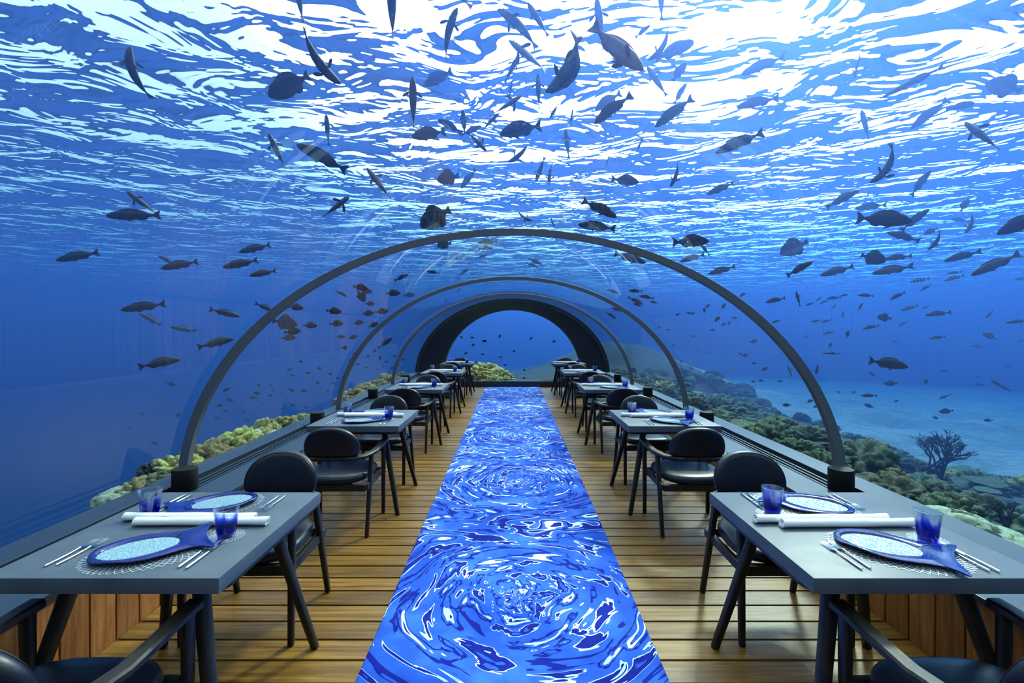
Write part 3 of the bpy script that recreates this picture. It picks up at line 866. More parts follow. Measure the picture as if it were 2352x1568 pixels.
# ------------------------------------------------------------------ armchair (faces +Y)
def make_chair():
    root = empty('armchair', (0, 0, 0))
    # seat cushion
    def seat_ring(s, z, crown=0.0):
        pts = []
        for j in range(44):
            a = 2*math.pi*j/44
            ca, sa = math.cos(a), math.sin(a)
            x = .248*math.copysign(abs(ca)**.62, ca); y = .245*math.copysign(abs(sa)**.62, sa)
            x *= 1 + .06*(y/.245)                                       # wider at the front
            y = y if y > 0 else y*(1 + .10*(1 - (x/.25)**2))           # bowed at the back
            pts.append((x*s, y*s + .005, z))
        return pts
    mb = MB()
    mb.loft([seat_ring(.90, .392), seat_ring(.97, .400), seat_ring(1.0, .418), seat_ring(.995, .434), seat_ring(.965, .447), seat_ring(.90, .455), seat_ring(.7, .459), seat_ring(.4, .457), seat_ring(.1, .455)])
    mb.build('seat', m_leather, root, angle=60)
    # frame under the seat
    mb = MB()
    mb.box(-.255, .255, .205, .240, .340, .390, .004); mb.box(-.255, .255, -.240, -.205, .340, .390, .004)
    mb.box(-.268, -.238, -.22, .22, .342, .388, .004); mb.box(.238, .268, -.22, .22, .342, .388, .004)
    mb.build('seat_frame', m_oak, root, angle=30)
    # legs: the front pair carries the arm tips, the back pair leans in towards the arm's bend
    for s in (-1, 1):
        leg_mesh((s*.268, .240, 0), (s*.270, .232, .594), .030, .036, .034, .044).build('leg', m_oak, root)
        leg_mesh((s*.268, -.245, 0), (s*.258, -.085, .577), .030, .036, .034, .046).build('leg', m_oak, root)
    # arms: flat rails that run back level and sweep in behind the backrest
    for s in (-1, 1):
        path = [(.272, .270, .056, .034, .628), (.273, .20, .054, .032, .626), (.274, .08, .052, .030, .616), (.270, -.03, .054, .029, .608), (.246, -.115, .054, .029, .604), (.222, -.185, .056, .029, .602), (.172, -.232, .048, .029, .602), (.105, -.258, .038, .029, .602)]
        rings = []
        for i, (x, y, w, t, zt) in enumerate(path):
            x0, y0 = path[max(i-1, 0)][:2]; x1, y1 = path[min(i+1, len(path)-1)][:2]
            tx, ty = x1 - x0, y1 - y0; ln = math.hypot(tx, ty); nx_, ny_ = -ty/ln, tx/ln
            zb = zt - t
            q = .007
            sec = [(-w/2+q, zb), (w/2-q, zb), (w/2, zb+q), (w/2, zt-q), (w/2-q, zt), (-w/2+q, zt), (-w/2, zt-q), (-w/2, zb+q)]
            rings.append([(s*(x + nx_*u), y + ny_*u, z) for u, z in sec])
        mb = MB(); mb.loft(rings); mb.build('armrest', m_oak, root, angle=35)
    mb = MB(); mb.box(-.115, .115, -.278, -.248, .573, .602, .006); mb.build('back_rail', m_oak, root, angle=30)
    # backrest: a padded half-round panel, slightly wrapped round the sitter
    def outline(s):
        pts = []
        for j in range(41):                                            # over the top
            a = math.pi*j/40
            ca, sa = math.cos(a), math.sin(a)
            pts.append((.210*math.copysign(abs(ca)**.86, ca), .655 + .172*abs(sa)**.92))
        for j in range(1, 12):                                         # down the left corner, along the bottom, up the right corner
            pass
        low = [(-.208, .632), (-.200, .614), (-.184, .603), (-.160, .599), (-.08, .597), (0, .597), (.08, .597), (.160, .599), (.184, .603), (.200, .614), (.208, .632)]
        pts = pts + low
        cx, cz = 0.0, .70
        return [((x - cx)*s + cx, (z - cz)*s + cz) for x, z in pts]
    def wrap(x, z, off):
        y = -.240 + .75*x*x - (z - .60)*.17 + off
        return (x, y, z)
    rings = []
    for s_, off in ((.30, -.030), (.80, -.029), (.92, -.026), (.98, -.017), (1.0, -.004), (1.0, .006), (.98, .018), (.92, .027), (.80, .031), (.30, .031)):
        rings.append([wrap(x, z, off) for x, z in outline(s_)])
    mb = MB(); mb.loft(rings); br = mb.build('backrest', m_leather, root, angle=60)
    mb = MB()
    pts = [wrap(x, z, .0235) for x, z in outline(.955)][:41]
    mb.tube(pts, .0022, 6); mb.build('piping', m_leather, br)
    return root

# ------------------------------------------------------------------ tableware (origin on the table's surface)
def plate_outline(n=72, s=1.0):
    """a fish seen from above: rounded nose at -x, body, narrow waist and a flared tail at +x"""
    top = [(-.178, .0), (-.175, .030), (-.162, .058), (-.135, .082), (-.100, .108), (-.055, .124), (-.005, .127), (.045, .118), (.085, .103), (.112, .094), (.135, .094), (.158, .106), (.178, .122), (.188, .129), (.192, .122), (.186, .085), (.174, .045), (.168, .0)]
    low = [(x, -y*(.96 if x < .1 else 1.0)) for x, y in reversed(top[1:-1])]
    p = top + low
    # Catmull-Rom through the corners
    out_, m_ = [], len(p)
    for i in range(m_):
        a, b_, c, d = (Vector((*p[(i + k) % m_], 0)) for k in (-1, 0, 1, 2))
        for k in range(3):
            t = k/3
            q = 0.5*((2*b_) + (c - a)*t + (2*a - 5*b_ + 4*c - d)*t*t + (-a + 3*b_ - 3*c + d)*t**3)
            out_.append((q.x*s, q.y*s))
    return out_
def make_plate():
    root = empty('fish_plate', (0, 0, 0))
    o = plate_outline()
    n = len(o)
    wc = (-.035, 0.0)
    ang = [math.atan2(y - wc[1], x - wc[0]) for x, y in o]
    well = [(wc[0] + .119*math.cos(a), wc[1] + .083*math.sin(a)) for a in ang]
    def mixr(k, z, wave=0.0):
        return [(w[0] + (p[0] - w[0])*k, w[1] + (p[1] - w[1])*k, z + wave*math.sin(3*a + 1) + wave*.6*math.sin(5*a)) for w, p, a in zip(well, o, ang)]
    mb = MB()
    rings = [mixr(0.0, .0125), mixr(.12, .0185), mixr(.5, .0200, .0015), mixr(.92, .0195, .003), mixr(1.0, .0175, .003), mixr(.98, .0140, .003), mixr(.5, .0110, .001), mixr(0.0, .0068)]
    mb.loft(rings, True, False)
    mb.build('rim', m_rim, root, angle=60)
    mb = MB()
    def wr(k, z): return [(wc[0] + .119*k*math.cos(2*math.pi*j/n), wc[1] + .083*k*math.sin(2*math.pi*j/n), z) for j in range(n)]
    mb.loft([wr(1.0, .0128), wr(.96, .0105), wr(.85, .0085), wr(.4, .0080), wr(.05, .0080)], True, True)
    mb.loft([wr(1.0, .0068), wr(.9, .0025), wr(.05, .0025)], True, True)
    mb.loft([wr(1.0, .0128), wr(1.0, .0068)], True, False)
    mb.build('well', m_well, root, angle=60)
    return root
def net_mesh(name, rx, ry, inner, rows, n, w, h=.0012):
    mb = MB()
    node_ = lambda i, k: Vector((rx*(inner + (1 - inner)*i/rows)*math.cos(2*math.pi*(k + .5*(i % 2))/n), ry*(inner + (1 - inner)*i/rows)*math.sin(2*math.pi*(k + .5*(i % 2))/n), 0))
    def strut(a, b_):
        t = (b_ - a); t.normalize(); u = Vector((-t.y, t.x, 0))*w/2
        q = [a - u, b_ - u, b_ + u, a + u]
        z0, z1 = Vector((0, 0, .0004)), Vector((0, 0, h))
        mb.add([p + z0 for p in q] + [p + z1 for p in q], [(4,5,6,7), (0,1,5,4), (1,2,6,5), (2,3,7,6), (3,0,4,7)])
    for i in range(rows):
        for k in range(n):
            a = node_(i, k)
            for d in ((0, -1) if i % 2 == 0 else (0, 1)):
                strut(a, node_(i + 1, (k + d) % n))
    for k in range(n): strut(node_(0, k), node_(0, (k + 1) % n))
    return mb.mesh(name, m_net, smooth=False)
def tumbler_mesh():
    prof = [(0.0, .0008), (.029, .0008), (.0315, .003), (.034, .02), (.0385, .06), (.0443, .107), (.0452, .1095), (.0448, .1118), (.0434, .1124), (.0420, .1112), (.0414, .108), (.0368, .062), (.0318, .022), (.0285, .0145), (.015, .0115), (0.0, .011)]
    return MB().lathe([(max(r, .0002), z) for r, z in prof], 40).mesh('tumbler', m_tumbler, angle=50)
def fork_mesh():
    mb = MB()
    hp = [(-.105, .0050, .0034), (-.10, .0052, .0046), (-.06, .0050, .0046), (-.02, .0048, .0038), (.012, .0062, .0030), (.028, .0078, .0038)]
    rings = []
    for y, z, w in hp:
        rings.append([(w*math.cos(2*math.pi*k/10), y, z + min(w, .0036)*.8*math.sin(2*math.pi*k/10)) for k in range(10)])
    mb.loft(rings)
    def palm(y, z, w, t=.0016): return [(-w, y, z), (w, y, z), (w, y, z + t), (-w, y, z + t)]
    mb.loft([palm(.024, .0070, .003), palm(.034, .0066, .0088), palm(.048, .0052, .0118)])
    for k in range(4):
        x = -.0100 + .00667*k
        def tine(y, z, w, t=.0015): return [(x - w, y, z), (x + w, y, z), (x + w, y, z + t), (x - w, y, z + t)]
        mb.loft([tine(.046, .0053, .0019), tine(.07, .0038, .0015), tine(.092, .0052, .0012), tine(.098, .0064, .0006)])
    return mb.mesh('fork', m_steel, angle=50)
def make_knife():
    root = empty('table_knife', (0, 0, 0))
    rings = []
    for y, w in ((-.112, .0022), (-.108, .0046), (-.05, .0052), (0.0, .0046), (.006, .0040)):
        rings.append([(w*math.cos(2*math.pi*k/10), y, .0052 + w*.75*math.sin(2*math.pi*k/10)) for k in range(10)])
    MB().loft(rings).build('handle', m_steel, root)
    mb = MB()
    pts = [(.003, -.0030, .0036), (.02, -.0062, .0052), (.07, -.0066, .0058), (.10, -.0040, .0058), (.112, .0030, .0048)]
    rings = [[(a, y, .0040), (b_, y, .0046), (b_, y, .0060), (a, y, .0050)] for y, a, b_ in pts]
    mb.loft(rings); mb.build('blade', m_steel, root, angle=20)
    return root
def napkin_mesh(seed, ln):
    rng = random.Random(seed)
    ph = rng.uniform(0, 6)
    rings = []
    n_ = 46
    for i in range(15):
        x = -ln/2 + ln*i/14
        e = 1.0 + .05*math.sin(x*17 + ph) + .03*math.sin(x*31) + (.10*abs(2*i/14 - 1)**4)
        out_, inn = [], []
        for k in range(n_):
            a = -2.2*2*math.pi*k/(n_ - 1) + ph*.2 + .25*math.sin(x*6 + ph)
            r = (.0070 + .0125*k/(n_ - 1))*e
            out_.append((x + .004*math.sin(a), r*math.cos(a)*1.05, .0198 + r*math.sin(a)*.97))
            r2 = r - .0042*e
            inn.append((x + .004*math.sin(a), r2*math.cos(a)*1.05, .0198 + r2*math.sin(a)*.97))
        rings.append(out_ + inn[::-1])
    mb = MB()
    n2 = len(rings[0])
    vs = [p for r_ in rings for p in r_]
    fs = [(i*n2 + j, i*n2 + (j + 1) % n2, (i+1)*n2 + (j + 1) % n2, (i+1)*n2 + j) for i in range(14) for j in range(n2)]
    for i in (0, 14):
        for k in range(n_ - 1): fs.append((i*n2 + k, i*n2 + k + 1, i*n2 + n2 - 2 - k, i*n2 + n2 - 1 - k))
    mb.add(vs, fs)
    me = mb.mesh('napkin', m_linen, angle=70)
    zmin = min(v.co.z for v in me.vertices)
    for v in me.vertices: v.co.z -= zmin
    return me

protos = {}
protos['table'], protos['chair'], protos['plate'], protos['knife'] = make_table(), make_chair(), make_plate(), make_knife()
me_mat = net_mesh('placemat', .216, .166, .42, 7, 52, .0028)
me_coaster = net_mesh('coaster', .066, .066, .25, 5, 28, .0020)
me_tumbler, me_fork = tumbler_mesh(), fork_mesh()
me_nap = [napkin_mesh(3, .55), napkin_mesh(8, .54)]
used = set()
def place(kind, x, y, z, rz, label, cat, group):
    if kind in protos:
        o = protos[kind] if kind not in used else copy_tree(protos[kind])
        used.add(kind)
    else:
        o = link({'mat': 'placemat', 'coaster': 'coaster', 'tumbler': 'tumbler', 'fork': 'fork', 'napkin0': 'napkin', 'napkin1': 'napkin'}[kind],
                 {'mat': me_mat, 'coaster': me_coaster, 'tumbler': me_tumbler, 'fork': me_fork, 'napkin0': me_nap[0], 'napkin1': me_nap[1]}[kind])
    o.location = (x, y, z); o.rotation_euler = (0, 0, rz)
    return tag(o, label, cat, group)
ORD = ['front', 'second', 'third', 'fourth', 'last']
SIDES = {'left': dict(x=-1.335, plate=(.022, -.212, 33), fork=((-.243, -.235), (-.212, -.228)), knife=((.215, -.238), (.245, -.244)), cup=(.226, -.098), nap=((-.018, .052), (.062, .004))),
         'right': dict(x=1.360, plate=(.018, -.218, -34), fork=((-.196, -.255), (-.163, -.250)), knife=((.216, -.262), (.244, -.268)), cup=(.224, -.128), nap=((-.078, .036), (.0, -.012)))}
rj = random.Random(12)
for side, c in SIDES.items():
    for k in range(5):
        yc = 1.955 + 2.45*k
        t = '%s table %s of the carpet' % (ORD[k], side)
        place('table', c['x'], yc, 0, 0, '%s grey dining table in the row %s of the carpet' % (ORD[k], side), 'table', 'dining tables')
        place('chair', c['x'] + (-.026 if side == 'left' else .03), yc - .578, 0, 0 + rj.uniform(-.03, .03), 'dark armchair on the near side of the ' + t, 'chair', 'dark armchairs')
        place('chair', c['x'] + (-.025 if side == 'left' else .035), yc + .64, 0, math.pi + rj.uniform(-.03, .03), 'dark armchair on the far side of the ' + t, 'chair', 'dark armchairs')
        for sgn, w in ((1, 'near'), (-1, 'far')):
            rz = 0 if sgn > 0 else math.pi
            X = lambda p, j=.006: (c['x'] + sgn*p[0] + (rj.uniform(-j, j) if k else 0), yc + sgn*(p[1] - (0.01 if sgn < 0 else 0)) + (rj.uniform(-j, j) if k else 0))
            px_, py_ = X(c['plate'][:2], .012)
            jr = R(c['plate'][2] + (rj.uniform(-8, 8) if k else 0)) + rz
            place('mat', px_ + .012*sgn, py_, TZT + .0002, jr*.9 if sgn > 0 else jr, 'silver net placemat under the %s plate on the %s' % (w, t), 'placemat', 'net placemats')
            place('plate', px_, py_, TZT + .0013, jr, 'blue fish-shaped glass plate on the %s side of the %s' % (w, t), 'plate', 'fish-shaped plates')
            cx, cyy = X(c['cup'])
            place('coaster', cx, cyy, TZT + .0002, rj.uniform(0, 6), 'small round net coaster under the %s tumbler on the %s' % (w, t), 'coaster', 'net coasters')
            place('tumbler', cx, cyy, TZT + .0014, rj.uniform(0, 6), 'cobalt swirled tumbler of the %s setting on the %s' % (w, t), 'glass', 'blue swirled tumblers')
            for q, wd in ((0, 'outer'), (1, 'inner')):
                fx, fy = X(c['fork'][q], .003)
                place('fork', fx, fy, TZT + .0003, rz, '%s steel fork at the %s plate on the %s' % (wd, w, t), 'fork', 'steel forks')
                kx, ky = X(c['knife'][1 - q], .003)
                place('knife', kx, ky, TZT + .0014, rz, '%s steel knife at the %s plate on the %s' % (wd, w, t), 'knife', 'steel knives')
        for q, wd in ((0, 'farther'), (1, 'nearer')):
            nx_, ny_ = c['nap'][q]
            place('napkin%d' % q, c['x'] + nx_, yc + ny_, TZT + .0002, rj.uniform(-.02, .02), '%s of two rolled white napkins on the %s' % (wd, t), 'napkin', 'rolled white napkins')

# ------------------------------------------------------------------ fish
def fish_mat(name, back, side, belly, band=0.0):
    m, N, L, out = mat(name)
    tc = N.new('ShaderNodeTexCoord'); oi = N.new('ShaderNodeObjectInfo')
    sx = N.new('ShaderNodeSeparateXYZ'); L.new(tc.outputs['Object'], sx.inputs[0])
    t = noisy(N, L, tc.outputs['Object'], 30.0, 3.0)
    z = math_node(N, L, 'ADD', math_node(N, L, 'MULTIPLY', sx.outputs['Z'], 4.0), math_node(N, L, 'MULTIPLY', t.outputs[0], 0.35))
    cr = ramp(N, L, math_node(N, L, 'ADD', z, 0.35), [(0.15, belly), (0.45, side), (0.75, back)])
    last = cr.outputs[0]
    if band:
        s = math_node(N, L, 'SINE', math_node(N, L, 'MULTIPLY', sx.outputs['X'], 38.0))
        mc = N.new('ShaderNodeMix'); mc.data_type = 'RGBA'; mc.inputs[7].default_value = (0.35, 0.38, 0.36, 1)
        L.new(math_node(N, L, 'MULTIPLY', math_node(N, L, 'GREATER_THAN', s, 0.2), band), mc.inputs[0]); L.new(last, mc.inputs[6]); last = mc.outputs[2]
    hs = N.new('ShaderNodeHueSaturation'); L.new(last, hs.inputs['Color'])
    L.new(math_node(N, L, 'ADD', math_node(N, L, 'MULTIPLY', oi.outputs['Random'], 0.8), 0.55), hs.inputs['Value'])
    b = principled(N, L, out, Roughness=0.55)
    b.inputs['Specular IOR Level'].default_value = 0.2
    L.new(hs.outputs[0], b.inputs['Base Color'])
    return m
m_fd = fish_mat('dark_fish_skin', (0.006, 0.010, 0.020), (0.010, 0.014, 0.026), (0.026, 0.031, 0.044))
m_fg = fish_mat('grey_fish_skin', (0.030, 0.036, 0.050), (0.075, 0.082, 0.095), (0.22, 0.23, 0.24))
m_fr = fish_mat('grey_pink_fish_skin', (0.04, 0.04, 0.05), (0.12, 0.10, 0.11), (0.30, 0.22, 0.22))
m_fs = fish_mat('banded_fish_skin', (0.012, 0.014, 0.018), (0.02, 0.022, 0.026), (0.05, 0.05, 0.05), 0.9)
m_fin = simple('dark_fin', (0.014, 0.016, 0.022), 0.5)
m_red = simple('red_fin', (0.30, 0.05, 0.05), 0.5)
m_eye = simple('fish_eye', (0.004, 0.004, 0.005), 0.15)

# length profile of each kind: (x from nose .5 to tail root, half height, half width, centre line)
KINDS = {
    'slim':   dict(p=[(.5, .004, .004, -.012), (.47, .034, .028, -.010), (.40, .070, .056, -.004), (.28, .098, .076, 0), (.12, .110, .080, 0), (-.05, .098, .068, 0), (-.20, .066, .044, 0), (-.30, .036, .022, 0), (-.345, .024, .013, 0)], tail=.115, fork=.085, dor=(.26, -.24, .045), pec=.125),
    'snap':   dict(p=[(.5, .005, .004, -.030), (.46, .045, .026, -.026), (.38, .095, .050, -.012), (.26, .140, .066, 0), (.10, .160, .070, 0), (-.06, .142, .060, 0), (-.20, .092, .038, 0), (-.30, .046, .020, 0), (-.345, .034, .014, 0)], tail=.150, fork=.075, dor=(.24, -.24, .055), pec=.17),
    'parrot': dict(p=[(.5, .030, .018, -.005), (.48, .062, .032, -.003), (.41, .105, .055, 0), (.28, .140, .070, 0), (.10, .150, .072, 0), (-.08, .130, .060, 0), (-.22, .090, .040, 0), (-.31, .062, .022, 0), (-.35, .055, .016, 0)], tail=.110, fork=.012, dor=(.26, -.26, .050), pec=.19),
    'deep':   dict(p=[(.5, .012, .008, -.040), (.46, .080, .026, -.030), (.38, .170, .045, -.010), (.24, .255, .058, 0), (.05, .290, .060, 0), (-.12, .250, .050, 0), (-.25, .150, .034, 0), (-.32, .066, .018, 0), (-.355, .052, .012, 0)], tail=.130, fork=.015, dor=(.16, -.27, .12), pec=.16),
    'damsel': dict(p=[(.5, .010, .008, -.012), (.46, .070, .034, -.008), (.36, .150, .062, 0), (.20, .205, .078, 0), (.02, .210, .076, 0), (-.14, .165, .056, 0), (-.26, .092, .030, 0), (-.33, .046, .014, 0), (-.36, .038, .011, 0)], tail=.125, fork=.060, dor=(.18, -.25, .075), pec=.15),
    'long':   dict(p=[(.5, .003, .003, -.006), (.45, .016, .013, -.004), (.36, .036, .028, 0), (.22, .052, .040, 0), (.05, .056, .042, 0), (-.12, .050, .036, 0), (-.26, .032, .022, 0), (-.36, .017, .011, 0), (-.40, .013, .008, 0)], tail=.070, fork=.060, dor=(.0, -.26, .030), pec=.09),
}
def fish_mesh(kind, bend, mats, fine=True, spread=True):
    K = KINDS[kind]
    p = K['p']
    mb = MB()
    n = 16 if fine else 8
    rings = []
    cs = [2*math.pi*k/n for k in range(n)]
    for x, h_, w, zc in p:
        rings.append([(x, w*math.cos(a)*(1 - .25*max(0, math.sin(a))), zc + h_*math.sin(a)) for a in cs])
    xr = p[-1][0]; h0 = p[-1][1]; te = K['tail']; fk = K['fork']
    for q, hh in ((.25, .30), (.6, .72), (.95, 1.0), (1.0, .97)):
        hq = h0 + (te - h0)*hh
        base = xr + (-.5 - xr)*q
        rings.append([(base + fk*q*(1 - abs(math.sin(a)))*1.0, .0045*math.cos(a)*(1.1 - q*.6), hq*math.sin(a)) for a in cs])
    mb.loft(rings)
    def prof(x):
        for (xa, ha, wa, za), (xb, hb, wb, zb) in zip(p, p[1:]):
            if xa >= x >= xb:
                t = (xa - x)/(xa - xb); return ha + (hb - ha)*t, wa + (wb - wa)*t, za + (zb - za)*t
        return p[-1][1:4]
    d0, d1, dh = K['dor']
    def fin(x0, x1, hgt, sgn, back, mi=1):
        R_ = []
        m_ = 9 if fine else 5
        for i in range(m_):
            t = i/(m_ - 1); x = x0 + (x1 - x0)*t
            h_, w, zc = prof(x)
            f = math.sin(math.pi*min(1, t*.92 + .06))**.6*(1 - .35*t)
            zb = zc + sgn*h_*.93
            R_.append([(x, .006, zb), (x, -.006, zb), (x - back*f, 0, zb + sgn*(h_*.07 + hgt*f))])
        mb.loft(R_, mi=mi)
    fin(d0, d1, dh, 1, .03)
    fin(-.06 if kind != 'deep' else .0, d1, dh*.85, -1, .04)
    pl = K['pec']
    for s in (-1, 1):                                                   # paired fins stand out from the flanks
        h_, w, zc = prof(.20)
        b_ = Vector((.21, s*w*.85, zc - h_*.30)); d = (Vector((-.55, s*.80, -.16)) if spread else Vector((-.88, s*.22, -.32))).normalized()
        R_ = []
        for t, ww in ((0, .22), (.35, .42), (.75, .46), (1.0, .16)):
            c = b_ + d*pl*t*(1.35 if spread else 1.0)
            u = Vector((.62, s*.38, 0)).normalized()*pl*ww*.5
            R_.append([c - u + Vector((0, 0, .003)), c + u + Vector((0, 0, .003)), c + u - Vector((0, 0, .003)), c - u - Vector((0, 0, .003))])
        mb.loft(R_, mi=1)
        h2, w2, z2 = prof(.10)                                          # pelvic fins
        b_ = Vector((.12, s*w2*.3, z2 - h2*.93)); d = Vector((-.75, s*.25, -.45)).normalized()
        mb.loft([[b_ + d*pl*t*.7 + Vector((q, 0, 0)) + Vector((0, e, 0)) for q, e in ((.03*(1.1-t), .003), (-.03*(1.1-t), .003), (-.03*(1.1-t), -.003), (.03*(1.1-t), -.003))] for t in (0, .5, 1)], mi=1)
        if fine:
            h3, w3, z3 = prof(.405)
            c = (.405, s*w3*.90, z3 + h3*.30); r = min(.017, h3*.22)
            mb.lathe([(.0004, -r), (r*.7, -r*.7), (r, 0), (r*.7, r*.7), (.0004, r)], 8, c, mi=2)
    if abs(bend) > 1e-3:
        k = bend*2.1
        out_ = []
        for x, y, z in mb.v:
            a = k*(x + .06)
            out_.append((math.sin(a)/k - y*math.sin(a), (1 - math.cos(a))/k + y*math.cos(a), z))
        mb.v = out_
    return mb.mesh('fish', mats, angle=50)
SKINS = {'d': [m_fd, m_fin, m_eye], 'g': [m_fg, m_fin, m_eye], 'r': [m_fr, m_red, m_eye], 's': [m_fs, m_fin, m_eye]}
cache = {}
CAMV = EYE
def outside_tunnel(p, m=0.0):
    if p.y > Y_END + .3 + m*.5: return True
    return (p.x/(TA + .12 + m))**2 + ((p.z - TZ)/(TB + .12 + m))**2 > 1.0
def fish(px, py, ln, ang, kind, view='s', bend=0, skin='d', label=None, group=None, deep=1.0, L_=None, name='fish', roll=None):
    """a fish whose middle is seen at (px, py), ln pixels long, its head pointing ang degrees counter-clockwise from the right"""
    key = (kind, bend, skin, ln > 26, view == 'b')
    if key not in cache: cache[key] = fish_mesh(kind, bend, SKINS[skin], ln > 26, view == 'b')
    ray = Vector(((px - 1177)/FPX, 1.0, -(py - 758)/FPX)); r = ray.normalized()
    f0 = Vector((math.cos(R(ang)), 0, math.sin(R(ang))))
    fp = f0 - r*f0.dot(r); fl = fp.length; f = fp/fl
    fx = f0 - r*f0.dot(r)
    # image length of a metre along f at depth 1: f0 differs from f by a shift along the ray, which the picture does not show
    L0 = L_ or (.44 if ln > 105 else .37 if ln > 70 else .29 if ln > 42 else .20 if ln > 22 else .13 if ln > 13 else .095)
    d = L0*FPX/(ln*fl)*deep
    grow_ = deep
    reach = .55*L0*grow_
    for _ in range(60):
        p = EYE + ray*d
        if p.z > SEA_Z - .35: d *= .96; grow_ *= .96; continue
        rad = .52*L0*grow_
        ok = outside_tunnel(p, rad + .12)
        if ok and p.y < 14 and abs(p.x) < 12: ok = p.z > float(seabed_z(p.x, p.y)) + .12
        if ok: break
        if outside_tunnel(p, rad + .12): d *= .96; grow_ *= .96          # too near the bottom: come closer
        else: d *= 1.05; grow_ *= 1.05
    p = EYE + ray*d
    size = ln*fl*d/FPX
    o = link(name, cache[key])
    if view == 's':                                                     # seen from the side, back uppermost
        lat = r.copy(); upv = lat.cross(f)
        if upv.z < 0: upv = -upv; lat = -lat
        lat = upv.cross(f)
    else:                                                               # seen from below
        upv = r.copy()
        lat = upv.cross(f)
    if roll is None: roll = random.uniform(-.25, .25) + (0 if view == 's' or kind == 'long' else random.choice((-.35, .35)))
    M = Matrix((f, lat, upv)).transposed()
    q = M.to_quaternion() @ Matrix.Rotation(roll, 3, 'X').to_quaternion()
    if view == 's': q = q @ Matrix.Rotation(random.uniform(-.12, .12), 3, 'Z').to_quaternion()
    o.rotation_mode = 'QUATERNION'
    o.rotation_quaternion = q
    o.scale = (size, size, size)
    o.location = p
    return tag(o, label, 'fish', group)
random.seed(77)
A, B_ = 's', 'b'
